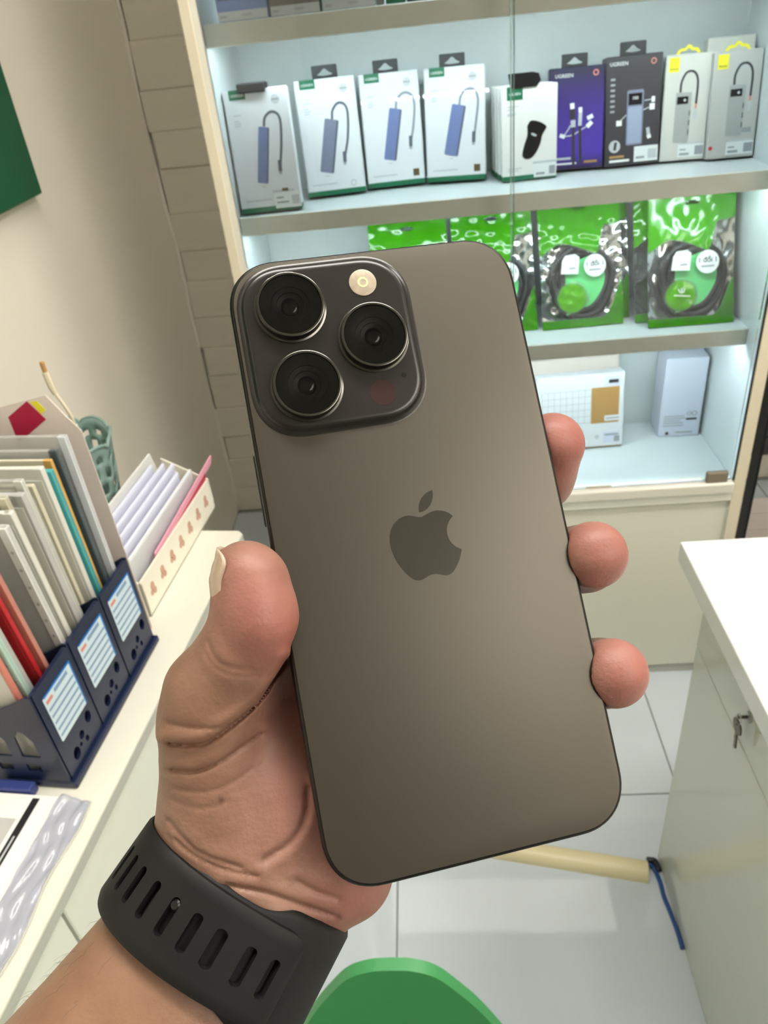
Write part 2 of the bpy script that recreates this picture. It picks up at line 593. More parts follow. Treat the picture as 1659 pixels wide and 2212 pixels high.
# clear profile that the glass runs in, beside each post
wbuild(MB().box(CX0, CY0 + 0.002, 0.565, CX0 + 0.010, CY0 + 0.016, 2.25), 'glass_channel', M['rail'], cab)
wbuild(MB().box(CX1 - 0.003, CY0 - 0.0005, 0.566, CX1, CY0 + 0.004, 2.25), 'glass_channel', M['rubber'], cab)
wbuild(MB().box(CX0, CY1, 0.05, CX1, CY1 + 0.01, 2.29), 'back_panel', M['lam_in'], cab)
wbuild(MB().box(CX0 - 0.017, CY0, 2.29, CX1 + 0.024, CY1 + 0.01, 2.32), 'top_panel', M['lam'], cab)
SH = 1.425
for zt in (1.742, 1.450, 1.155, 0.870):
    s = wbuild(MB().box(CX0, SH + 0.003, zt - 0.020, CX1, CY1, zt), 'shelf', M['lam_in'], cab)
    e = MB().rbox(CX0 + 0.0005, SH, zt - 0.0325, CX1 - 0.0005, SH + 0.003, zt, 0.001, 1).build('shelf_edge', M['lipm'], s)
    st = MB().box(CX0 + 0.02, SH + 0.012, zt - 0.0225, CX1 - 0.02, SH + 0.022, zt - 0.020).build('led_strip', M['ledbase'], s)
    mb = MB()
    x = CX0 + 0.03
    while x < CX1 - 0.03:
        mb.box(x, SH + 0.0125, zt - 0.0240, x + 0.0085, SH + 0.0215, zt - 0.0225)
        x += 0.0166
    mb.build('led_chips', M['led'], s)
    ld = bpy.data.lights.new('led_light', 'AREA')
    ld.shape = 'RECTANGLE'
    ld.size, ld.size_y = 0.86, 0.012
    ld.energy = 1.1
    ld.color = LED_COL
    lo = bpy.data.objects.new('led_light', ld)
    COL.objects.link(lo)
    lo.location = (0.142 - 0.142, SH + 0.017 - 1.51, zt - 0.0229)
    lo.parent = cab
wbuild(MB().box(CX0, CY0 + 0.025, 0.535, CX1, CY1, 0.561), 'shelf', M['lam_in'], cab)
wbuild(MB().rbox(CX0 - 0.002, CY0 - 0.012, 0.541, CX1 - 0.002, CY0 + 0.025, 0.566, 0.004, 2), 'glass_rail', M['rail'], cab)
wbuild(MB().box(CX0, CY0 - 0.002, 0.518, CX1, CY0 + 0.02, 0.541), 'track', M['lipm'], cab)
wbuild(MB().box(CX0, CY0 + 0.008, 0.032, CX1, CY0 + 0.024, 0.518), 'base_panel', mat('ivory_laminate', '#d9d8c6', 0.35, noise=0.02, nscale=4), cab)
wbuild(MB().box(CX0, CY0 + 0.014, 0.0, CX1, CY0 + 0.03, 0.032), 'plinth', M['deskedge'], cab)
for x0, x1, y in ((CX0 + 0.004, 0.158, CY0 + 0.009), (0.1525, CX1 - 0.008, CY0 + 0.002)):
    g = wbuild(MB().box(x0, y, 0.568, x1, y + 0.005, 2.25), 'glass_door', M['glass'], cab)
    xe = x1 if x0 < 0 else x0
    wbuild(MB().box(xe - 0.0008, y - 0.0003, 0.568, xe + 0.0008, y + 0.0053, 2.25), 'glass_edge', M['glassedge'], cab)
lk = wbuild(MB().rbox(0.553, CY0 - 0.006, 0.566, 0.597, CY0 + 0.006, 0.590, 0.003, 2), 'door_lock', M['bronze'], cab)
lk['label'] = 'brown lock clip'

# opposite strip of LED points (the glass shows its reflection)
opp = empty('led_strip', (0.07, YF, 0.92))
tag(opp, 'strip of tiny bright LED points on the wall behind the photographer', 'light strip')
MB().box(-0.45, 0.0, -0.012, 0.45, 0.006, 0.012).build('tape', M['ledbase'], opp)
chip = MB().box(-0.007, 0.006, -0.007, 0.007, 0.010, 0.007).build('led_chip', M['ledfar'], opp)
chip.location = (-0.413, 0, 0)
for q in range(1, 19):
    copy_part(chip, opp).location = (-0.413 + q * 0.046, 0, 0)

# ================================================================== white counter on the right
ct = empty('shop_counter', (0.74, 0.1, 0))
tag(ct, 'white shop counter with glossy top and a keyed drawer', 'counter')
wbuild(MB().rbox(0.352, -0.9, 0.715, 1.15, 0.922, 0.750, 0.002, 2), 'counter_top', M['ctop'], ct)
wbuild(MB().box(0.399, -0.85, 0.0, 1.1, 0.883, 0.715), 'carcass', M['cside'], ct)
for y0, y1 in ((-0.16, 0.883), (-0.85, -0.163)):
    dr = wbuild(MB().rbox(0.387, y0, 0.5745, 0.399, y1, 0.714, 0.001, 1), 'drawer', M['cside'], ct)
    wbuild(MB().rbox(0.387, y0, 0.002, 0.399, y1, 0.572, 0.001, 1), 'door', M['cside'], ct)
lockp = wbuild(MB().plate(circ(0.688, 0.6335, 0.008, 20), (), 0, 0.003, ((0, 1, 0), (0, 0, 1), (-1, 0, 0)), (0.387, 0, 0)), 'lock', M['alu'], ct)
ky = empty('key', (0.384, 0.688, 0.634))
tag(ky, 'small worn key hanging from the counter drawer lock', 'key')
AX = ((0, 1, 0), (0, 0, 1), (-1, 0, 0))
MB().tube([(0, 0.000, 0), (-0.012, 0, 0)], 0.0022, 8).build('stem', M['key'], ky)
MB().tube([(-0.010, 0.006 * math.sin(a), -0.004 + 0.009 * math.cos(a)) for a in np.linspace(0, 2 * math.pi, 17)[:-1]], 0.0009, 6, closed=True).build('key_ring', M['alu'], ky, smooth=True)
MB().plate(spline([(-0.012, -0.012), (-0.006, -0.008), (0.007, -0.009), (0.012, -0.015), (0.009, -0.024), (0.002, -0.028), (-0.006, -0.027), (-0.013, -0.021), (-0.012, -0.012)], 4)[:-1],
           [circ(0.0, -0.0135, 0.002, 8)], 0, 0.0022, AX, (-0.009, 0, 0)).build('bow', M['key'], ky)
MB().plate([(-0.0045, -0.027), (-0.009, -0.051), (-0.0065, -0.054), (-0.003, -0.053), (-0.0025, -0.047), (-0.0008, -0.046), (-0.0015, -0.041), (0.0005, -0.039), (0.001, -0.027)],
           (), 0, 0.002, AX, (-0.009, 0, 0)).build('blade', M['key'], ky)

# cable cover and cables on the floor by the counter
cv = empty('cable_cover', (0.17, 0.89, 0))
cv.rotation_euler = (0, 0, math.atan2(0.862 - 0.905, 0.357 - 0.15))
tag(cv, 'half-round beige cable cover running over the floor tiles to the counter', 'cable cover')
prof = [(0.0225 * math.cos(a), 0.021 * math.sin(a)) for a in np.linspace(0, math.pi, 15)]
MB().plate(prof, (), -0.45, 0.193, ((0, 1, 0), (0, 0, 1), (1, 0, 0))).build('cover', M['cover'], cv, smooth=True, angle=40)
bc = MB().tube(spline([(0.360, 0.8615, 0.010), (0.3655, 0.860, 0.010), (0.3725, 0.855, 0.006), (0.3770, 0.83, 0.0045), (0.3765, 0.80, 0.0045), (0.3800, 0.77, 0.0045), (0.3828, 0.735, 0.0042), (0.3829, 0.705, 0.0042)], 5), 0.0040, 8).build('floor_cable', M['bluec'], smooth=True)
tag(bc, 'blue cable running along the foot of the counter', 'cable')
bk = MB().tube(spline([(0.363, 0.873, 0.007), (0.37, 0.872, 0.007), (0.378, 0.869, 0.0065), (0.3805, 0.85, 0.0065)], 4), 0.0062, 8).build('floor_cable', M['bcable'], smooth=True)
tag(bk, 'short black cable coming out of the beige cover at the counter corner', 'cable')

# ================================================================== right of the cabinet: doorway, dark unit, boards
gd = empty('glass_panel', (0.9, 1.375, 0))
tag(gd, 'clear glass panel with black upright to the right of the cabinet', 'glass panel')
wbuild(MB().rbox(0.6505, CY0 - 0.004, 0, 0.6575, CY0 + 0.03, 2.3, 0.001, 1), 'upright', M['blackg'], gd)
wbuild(MB().box(0.6575, CY0 + 0.006, 0.02, 1.20, CY0 + 0.012, 2.28), 'pane', M['glass'], gd)
wbuild(MB().rbox(1.20, CY0 - 0.004, 0, 1.215, CY0 + 0.03, 2.3, 0.001, 1), 'upright', M['blackg'], gd)
du = empty('dark_rack', (1.15, 2.18, 0))
tag(du, 'dark rack standing in shadow behind the glass panel', 'rack')
for x in (0.72, 1.58):
    wbuild(MB().box(x, 2.125, 0, x + 0.025, 2.235, 1.3), 'side_panel', M['darkbox'], du)
for z in (0.20, 0.46, 0.74, 1.02, 1.28):
    wbuild(MB().box(0.745, 2.125, z, 1.58, 2.235, z + 0.02), 'shelf', M['darkbox'] if z != 0.46 else mat('grey_shelf', '#59686c', 0.4), du)
wbuild(MB().box(0.745, 2.225, 0.1, 1.58, 2.235, 1.28), 'back_panel', M['darkbox'], du)
for i_, (x, z, w_, h_, mm) in enumerate(((0.76, 0.22, 0.16, 0.19, 'steelblue'), (0.94, 0.22, 0.2, 0.16, 'darkbox'), (1.16, 0.22, 0.18, 0.2, 'steelblue'), (0.77, 0.48, 0.2, 0.2, 'darkbox'), (1.0, 0.48, 0.22, 0.18, 'steelblue'))):
    b_ = empty('carton', (x + w_ / 2, 2.178, z + 0.0003))
    tag(b_, ['blue-black carton low on the dark rack', 'wide black carton between two blue-black cartons on the dark rack', 'blue-black carton at the far end of the low rack shelf',
             'black carton on the upper dark rack shelf', 'wide blue-black carton on the upper dark rack shelf'][i_], 'carton', 'cartons on the dark rack')
    MB().rbox(-w_ / 2, -0.042, 0, w_ / 2, 0.042, h_, 0.002, 1).build('body', M[mm], b_)
    MB().box(-w_ / 2, -0.003, h_, w_ / 2, 0.003, h_ + 0.0006).build('lid_seam', M['dark'], b_)
fb = empty('floor_mat', (1.05, 1.89, 0))
tag(fb, 'pale pink slatted step on the floor behind the glass panel', 'step')
for q in range(6):
    MB().rbox(-0.36, -0.30 + q * 0.085, 0.004, 0.5, -0.30 + q * 0.085 + 0.079, 0.018, 0.002, 1).build('slat', M['pinkboard'], fb)
for x in (-0.3, 0.1, 0.44):
    MB().box(x, -0.30, 0.0, x + 0.03, 0.205, 0.004).build('batten', M['pinkboard'], fb)

# ================================================================== desk along the left wall
DROT = -6.604
DO = Vector((-0.431, 0.530, 0.0))
DM = Matrix.Translation(DO) @ Matrix.Rotation(math.radians(DROT), 4, 'Z')


def dw(x, y, z=0.0):
    """desk coordinates (x towards the aisle, y along the desk) to world"""
    return tuple(DM @ Vector((x, y, z)))


XYZ = ((1, 0, 0), (0, 1, 0), (0, 0, 1))
dk = empty('desk', tuple(DO), DROT)
tag(dk, 'long cream desk with drawers along the left wall', 'desk')
MB().plate([(0.048, -1.2), (0.048, 0.491), (0.040, 0.499), (-0.298, 0.499), (-0.104, -1.2)], (), 0.7335, 0.75, XYZ).build('desk_top', M['desk'], dk)
MB().plate([(0.0486, -1.2), (0.0486, 0.4913), (0.0400, 0.4996), (0.038, 0.4996), (0.046, 0.491), (0.046, -1.2)], (), 0.7333, 0.7485, XYZ).build('edge_band', M['deskedge'], dk)
MB().plate([(0.028, -1.19), (0.028, 0.49), (-0.29, 0.49), (-0.10, -1.19)], (), 0.06, 0.7333, XYZ).build('carcass', M['deskfront'], dk)
MB().plate([(0.0, -1.18), (0.0, 0.47), (-0.27, 0.47), (-0.09, -1.18)], (), 0.0, 0.06, XYZ).build('plinth', M['deskedge'], dk)
for y0, y1 in ((-0.1255, 0.488), (-0.66, -0.1295), (-1.19, -0.664)):
    MB().rbox(0.0285, y0, 0.43, 0.046, y1, 0.7325, 0.0015, 1).build('drawer', M['deskfront'], dk)
    MB().rbox(0.0285, y0, 0.062, 0.046, y1, 0.427, 0.0015, 1).build('door', M['deskfront'], dk)

# ================================================================== product boxes
ZB, ZC, ZD, ZA = 1.155, 0.870, 0.561, 1.450
HUBGRP = 'white hub boxes on the middle shelf'


def hang_tab(parent, w, x, h, y=0.004, folded=False, m='black', z=None):
    z = h if z is None else z
    if folded:       # tab bent forward and flat
        mb = MB().rbox(x - w / 2, y - 0.006, z - 0.001, x + w / 2, y + 0.012, z + 0.010, 0.002, 1)
        mb.rbox(x - w / 2 - 0.006, y - 0.010, z - 0.006, x + w / 2 - 0.004, y - 0.003, z + 0.009, 0.002, 1)
        return mb.build('hang_tab', M[m], parent)
    hole = spline([(-0.30 * w, 0.006), (-0.16 * w, 0.010), (0, 0.0155), (0.16 * w, 0.010), (0.30 * w, 0.006), (0.1 * w, 0.0045), (-0.1 * w, 0.0045), (-0.30 * w, 0.006)], 3)[:-1]
    hole = [(x + p[0], z + p[1]) for p in hole]
    return MB().plate(rrect(x - w / 2, z - 0.004, x + w / 2, z + 0.021, 0.002), [hole], 0, 0.001, FRONT, (0, y, 0)).build('hang_tab', M[m], parent)


def place(name, bl, br, lean, zc, dep=0.032):
    rz = math.degrees(math.atan2(br[1] - bl[1], br[0] - bl[0]))
    return empty(name, (bl[0], bl[1], zc + 0.0004 + dep * math.sin(math.radians(lean))), rz, -lean)


def pr(parent, name, m, outer, holes=(), d=1, dd=0.0):
    return MB().plate(outer, holes, 0.0, 0.0003 * d, FRONT, (0, -dd, 0)).build(name, M[m] if isinstance(m, str) else m, parent)


def hub_box(bl, br, h, dep, lean, label, hub, cab, hubm, cordm, tabx, folded=False, price=False, square=False, emblem_low=False):
    w = math.hypot(br[0] - bl[0], br[1] - bl[1]) - 0.0015
    t = place('hub_box', bl, br, lean, ZB)
    tag(t, label, 'product box', HUBGRP)
    body = MB().rbox(0, 0, 0.008, w, dep, h, 0.0012, 1).build('body', M['white'], t)
    MB().rbox(-0.0002, -0.0002, 0, w + 0.0002, dep + 0.0002, 0.0085, 0.0012, 1).build('base_band', M['ugreen'], t)
    bp = MB().plate(rect(0.09 * w, h - 0.0145, 0.345 * w, h + 0.0004), (), 0, 0.0004, FRONT)
    bp.box(0.09 * w, 0, h - 0.0001, 0.345 * w, 0.012, h + 0.0004)
    bp = bp.build('brand_patch', M['ugreen'], t)
    text_mesh('brand_lettering', 'UGREEN', 0.0058, M['inkw'], bp, 0.2175 * w, h - 0.0082, -0.0006)
    pr(t, 'round_emblem', 'lgrey', circ(0.80 * w, 0.905 * h, 0.0075))
    pr(t, 'emblem_bar', 'grey', rect(0.80 * w - 0.006, 0.905 * h - 0.0012, 0.80 * w + 0.006, 0.905 * h + 0.0012), dd=0.0003)
    u0, v0, u1, v1, hw = hub                       # picture of the hub: top centre, bottom centre, width
    ax = Vector((u0 * w - u1 * w, v0 * h - v1 * h)).normalized()
    nx = Vector((ax.y, -ax.x)) * hw * w / 2
    a, b = Vector((u0 * w, v0 * h)), Vector((u1 * w, v1 * h))
    hb = pr(t, 'printed_hub', hubm, [tuple(a - nx), tuple(b - nx), tuple(b - nx * 0.9 - ax * 0.002), tuple(b + nx * 0.9 - ax * 0.002), tuple(b + nx), tuple(a + nx), tuple(a + nx * 0.85 + ax * 0.0015), tuple(a - nx * 0.85 + ax * 0.0015)][::-1], d=2)
    MB().plate([tuple(a + nx), tuple(a + nx * 0.72), tuple(b + nx * 0.72), tuple(b + nx)], (), 0.0006, 0.0008, FRONT).build('hub_side', M['cord'], hb)
    pts = spline([(p[0] * w, p[1] * h) for p in cab], 6)
    pr(t, 'printed_cable', cordm, ribbon(pts, 0.0042), d=1.4)
    e = Vector((cab[-1][0] * w, cab[-1][1] * h))
    pr(t, 'printed_plug', 'cord', ribbon([(e.x, e.y + 0.010), (e.x - 0.001, e.y - 0.008)], 0.0065), d=1.8)
    pr(t, 'plug_tip', 'grey', ribbon([(e.x - 0.001, e.y - 0.008), (e.x - 0.0015, e.y - 0.0125)], 0.005), d=1.2)
    for q, (z0, ln) in enumerate(((0.80, 0.12), (0.755, 0.08), (0.735, 0.10), (0.715, 0.09))):
        pr(t, 'text_line', 'lgrey', rect(0.115 * w, z0 * h, (0.115 + ln) * w, z0 * h + 0.0022))
    pr(t, 'text_line', 'lgrey', rect(0.10 * w, 0.095 * h, 0.52 * w, 0.095 * h + 0.0028))
    pr(t, 'text_line', 'lgrey', rect((u1 - 0.03) * w, (v1 - 0.045) * h, (u1 + 0.03) * w, (v1 - 0.045) * h + 0.0022))
    if square:
        pr(t, 'brown_square', 'brown', rect(0.80 * w, 0.075 * h, 0.905 * w, 0.14 * h))
    if emblem_low:
        pr(t, 'small_emblem', 'lgrey', circ(0.80 * w, 0.09 * h, 0.006), [circ(0.80 * w, 0.09 * h, 0.0035)])
    if price:
        pl = pr(t, 'price_label', 'sticker', rect(0.57 * w, 0.004, 0.995 * w, 0.030), d=3)
        for q, (x0, x1, z0) in enumerate(((0.60, 0.72, 0.020), (0.60, 0.80, 0.012))):
            MB().plate(rect(x0 * w, z0, x1 * w, z0 + 0.003), (), 0.0009, 0.0011, FRONT).build('label_line', M['grey'], pl)
        MB().plate(rect(0.85 * w, 0.009, 0.97 * w, 0.024), (), 0.0009, 0.0011, FRONT).build('label_panel', M['lgrey'], pl)
        MB().plate(rect(0.55 * w, 0.030, 0.90 * w, 0.0345), (), 0, 0.0005, FRONT).build('label_header', M['lgrey'], t)
        MB().plate(rect(0.71 * w, 0.0315, 0.81 * w, 0.0365), (), 0, 0.0008, FRONT).build('label_mark', M['brown'], t)
    hang_tab(t, 0.046, tabx * w, h, folded=folded)
    return t


hub_box((-0.3225, 1.436), (-0.2115, 1.443), 0.195, 0.036, 7, 'white hub box with price label, nearest the left side of the cabinet',
        (0.56, 0.69, 0.42, 0.255, 0.17), [(0.565, 0.70), (0.60, 0.77), (0.70, 0.81), (0.80, 0.79), (0.835, 0.72), (0.80, 0.55), (0.735, 0.37)], 'hub', 'cord', 0.50, folded=True, price=True)
hub_box((-0.2095, 1.521), (-0.0995, 1.537), 0.193, 0.036, 9, 'white hub box with wide slate-grey hub picture, second from the left of the shelf',
        (0.55, 0.65, 0.37, 0.215, 0.235), [(0.56, 0.655), (0.585, 0.73), (0.68, 0.785), (0.79, 0.77), (0.83, 0.69), (0.79, 0.50), (0.70, 0.32)], 'hub2', 'cord', 0.53, emblem_low=True)
hub_box((-0.0965, 1.551), (0.0135, 1.560), 0.190, 0.036, 10, 'white hub box with pale thin cable picture and brown square, left of its near twin',
        (0.58, 0.68, 0.42, 0.25, 0.215), [(0.585, 0.685), (0.62, 0.765), (0.74, 0.815), (0.86, 0.79), (0.905, 0.70), (0.86, 0.52), (0.80, 0.385)], 'hub', 'cordl', 0.47, square=True)
hub_box((0.0160, 1.556), (0.1270, 1.543), 0.189, 0.036, 10, 'white hub box with blue hub picture, beside the gap before the car charger box',
        (0.57, 0.665, 0.42, 0.245, 0.235), [(0.575, 0.67), (0.61, 0.755), (0.72, 0.80), (0.83, 0.785), (0.885, 0.70), (0.85, 0.53), (0.81, 0.38)], 'hub', 'cordl', 0.47, square=True)


def charger_box(bl, br, h, dep, lean, label, front=True):
    w = math.hypot(br[0] - bl[0], br[1] - bl[1])
    t = place('car_charger_box', bl, br, lean, ZB)
    tag(t, label, 'product box', 'car charger boxes on the middle shelf')
    MB().rbox(0, 0, 0.008, w, dep, h, 0.0012, 1).build('body', M['white2'], t)
    MB().rbox(-0.0002, -0.0002, 0, w + 0.0002, dep + 0.0002, 0.0085, 0.0012, 1).build('base_band', M['ugreen'], t)
    if front:
        bp = pr(t, 'brand_patch', 'ugreen', rect(0.10 * w, h - 0.021, 0.38 * w, h), d=1.5)
        text_mesh('brand_lettering', 'UGREEN', 0.0054, M['inkw'], bp, 0.24 * w, h - 0.012, -0.0007)
        cp = spline([(0.46, 0.585), (0.53, 0.635), (0.68, 0.615), (0.80, 0.565), (0.79, 0.53), (0.73, 0.47), (0.70, 0.39), (0.62, 0.29), (0.52, 0.235), (0.42, 0.235), (0.37, 0.28), (0.41, 0.39), (0.46, 0.48), (0.46, 0.585)], 4)[:-1]
        c_ = pr(t, 'printed_charger', 'blackg', [(p[0] * w, p[1] * h) for p in cp][::-1], d=2)
        MB().plate(spline([(0.53 * w, 0.505 * h), (0.58 * w, 0.50 * h), (0.63 * w, 0.475 * h), (0.60 * w, 0.465 * h), (0.54 * w, 0.485 * h), (0.53 * w, 0.505 * h)], 3)[:-1], (), 0.0006, 0.0009, FRONT).build('charger_shine', M['lgrey'], c_)
        for z0, ln in ((0.79, 0.2), (0.76, 0.12), (0.715, 0.16), (0.70, 0.14), (0.13, 0.26), (0.105, 0.2)):
            pr(t, 'text_line', 'lgrey', rect(0.10 * w, z0 * h, (0.10 + ln) * w, z0 * h + 0.002))
        pl = pr(t, 'price_label', 'sticker', rect(0.58 * w, 0.003, 0.99 * w, 0.026), d=3)
        MB().plate(rect(0.86 * w, 0.007, 0.97 * w, 0.021), (), 0.0009, 0.0011, FRONT).build('label_panel', M['grey'], pl)
        MB().plate(rect(0.62 * w, 0.007, 0.78 * w, 0.011), (), 0.0009, 0.0011, FRONT).build('label_line', M['grey'], pl)
        MB().plate(rect(0.56 * w, 0.026, 0.99 * w, 0.030), (), 0, 0.0005, FRONT).build('label_header', M['lgrey'], t)
        MB().plate([(0.16 * w, h - 0.003), (0.62 * w, h - 0.003), (0.70 * w, h + 0.006), (0.66 * w, h + 0.017), (0.56 * w, h + 0.020), (0.12 * w, h + 0.020)], (), 0, 0.0012, FRONT, (0, -0.001, 0)).build('hang_tab', M['blackg'], t)
    return t


charger_box((0.1535, 1.512), (0.2525, 1.517), 0.153, 0.022, 4, 'white car charger box at the front of its row')
for q in range(3):
    charger_box((0.149 - 0.003 * q, 1.537 + 0.0245 * q), (0.249 - 0.003 * q, 1.541 + 0.0245 * q), 0.152 - 0.001 * q, 0.022, 4,
                ['white car charger box right behind the front one', 'white car charger box second behind the front one', 'white car charger box at the back of the row'][q], front=False)

# violet cable box
t = place('cable_box', (0.2435, 1.560), (0.3425, 1.552), 10, ZB)
tag(t, 'violet cable box between the car charger box and the charcoal box', 'product box')
w, h = 0.0995, 0.168
MB().rbox(0, 0, 0, w, 0.03, h, 0.001, 1).build('body', M['purple'], t)
text_mesh('brand_lettering', 'UGREEN', 0.0085, M['inkw'], t, 0.27 * w, 0.92 * h, -0.0004)
pr(t, 'round_emblem', 'salmon', circ(0.83 * w, 0.93 * h, 0.005), [circ(0.83 * w, 0.93 * h, 0.0032)])
for x0, z0, x1, z1, ww, mm in ((0.42, 0.655, 0.43, 0.60, 0.0075, 'inkw'), (0.43, 0.60, 0.435, 0.50, 0.009, 'charcoal'), (0.445, 0.49, 0.45, 0.42, 0.0085, 'lgrey'),
                              (0.57, 0.61, 0.575, 0.56, 0.0065, 'inkw'), (0.575, 0.56, 0.57, 0.43, 0.0065, 'lgrey'), (0.70, 0.495, 0.80, 0.52, 0.007, 'inkw'),
                              (0.70, 0.415, 0.785, 0.46, 0.0075, 'inkw'), (0.30, 0.33, 0.21, 0.35, 0.0065, 'inkw'), (0.45, 0.42, 0.47, 0.03, 0.005, 'charcoal'), (0.57, 0.43, 0.60, 0.05, 0.005, 'charcoal')):
    pr(t, 'printed_cable', mm, ribbon([(x0 * w, z0 * h), (x1 * w, z1 * h)], ww), d=1.4)
pr(t, 'printed_cable', 'lgrey', ribbon(spline([(0.30 * w, 0.335 * h), (0.45 * w, 0.345 * h), (0.58 * w, 0.385 * h), (0.70 * w, 0.42 * h)], 4), 0.0022), d=1.2)
pr(t, 'printed_cable', 'lgrey', ribbon(spline([(0.28 * w, 0.34 * h), (0.36 * w, 0.40 * h), (0.40 * w, 0.44 * h)], 4), 0.0022), d=1.2)
pr(t, 'text_line', 'lgrey', rect(0.1 * w, 0.10 * h, 0.42 * w, 0.10 * h + 0.004))
pr(t, 'text_line', 'inkw', rect(0.1 * w, 0.05 * h, 0.52 * w, 0.05 * h + 0.003))
pr(t, 'gold_line', 'tan', rect(0.66 * w, 0.055 * h, 0.9 * w, 0.055 * h + 0.004))
hang_tab(t, 0.046, 0.45 * w, h)

# charcoal power bank box
t = place('power_bank_box', (0.3460, 1.548), (0.4450, 1.552), 9, ZB)
tag(t, 'charcoal box with power bank picture between the violet and the pale grey boxes', 'product box')
w, h = 0.099, 0.178
MB().rbox(0, 0, 0, w, 0.032, h, 0.001, 1).build('body', M['charcoal'], t)
text_mesh('brand_lettering', 'UGREEN', 0.0085, M['inkw'], t, 0.22 * w, 0.93 * h, -0.0004)
pr(t, 'round_emblem', 'salmon', circ(0.84 * w, 0.93 * h, 0.005), [circ(0.84 * w, 0.93 * h, 0.0032)])
pb = pr(t, 'printed_power_bank', 'hub2', rrect(0.385 * w, 0.185 * h, 0.685 * w, 0.69 * h, 0.003), d=1.5)
MB().plate(rrect(0.405 * w, 0.20 * h, 0.66 * w, 0.54 * h, 0.002), (), 0.0004, 0.0007, FRONT).build('bank_body', mat('print_pale_steel', '#9aa5bd', 0.3), pb)
MB().plate(rect(0.41 * w, 0.555 * h, 0.655 * w, 0.66 * h), (), 0.0004, 0.0007, FRONT).build('bank_screen', M['blackg'], pb)
text_mesh('screen_digits', '100', 0.0075, M['inkw'], pb, 0.53 * w, 0.615 * h, -0.0009)
for x0, z0, x1, z1, ww, mm in ((0.83, 0.59, 0.89, 0.59, 0.009, 'inkw'), (0.80, 0.525, 0.89, 0.525, 0.010, 'inkw'), (0.20, 0.40, 0.30, 0.40, 0.009, 'inkw'), (0.78, 0.335, 0.80, 0.27, 0.006, 'lgrey'), (0.80, 0.27, 0.82, 0.235, 0.007, 'inkw'),
                              (0.70, 0.585, 0.83, 0.59, 0.0016, 'lgrey'), (0.25, 0.41, 0.38, 0.47, 0.0016, 'lgrey'), (0.68, 0.50, 0.82, 0.525, 0.0016, 'lgrey')):
    pr(t, 'printed_connector', mm, ribbon([(x0 * w, z0 * h), (x1 * w, z1 * h)], ww), d=1.2)
for q in range(7):
    pr(t, 'side_lettering_bar', 'grey', rect(0.08 * w, (0.50 + q * 0.048) * h, 0.16 * w, (0.50 + q * 0.048) * h + 0.0035))
pr(t, 'printed_disc', 'lgrey', circ(0.18 * w, 0.185 * h, 0.0105), d=1)
pr(t, 'disc_needle', 'charcoal', ribbon([(0.18 * w, 0.15 * h), (0.20 * w, 0.225 * h)], 0.005), dd=0.0003)
pr(t, 'text_line', 'tan', rect(0.09 * w, 0.075 * h, 0.36 * w, 0.075 * h + 0.004))
pr(t, 'text_line', 'inkw', rect(0.09 * w, 0.035 * h, 0.46 * w, 0.035 * h + 0.004))
pl = pr(t, 'price_label', 'sticker', rect(0.545 * w, 0.004, 0.985 * w, 0.030), d=2)
MB().plate(rect(0.80 * w, 0.008, 0.96 * w, 0.024), (), 0.0006, 0.0008, FRONT).build('label_panel', M['lgrey'], pl)
MB().plate(rect(0.58 * w, 0.009, 0.74 * w, 0.013), (), 0.0006, 0.0008, FRONT).build('label_line', M['grey'], pl)
hang_tab(t, 0.046, 0.47 * w, h)


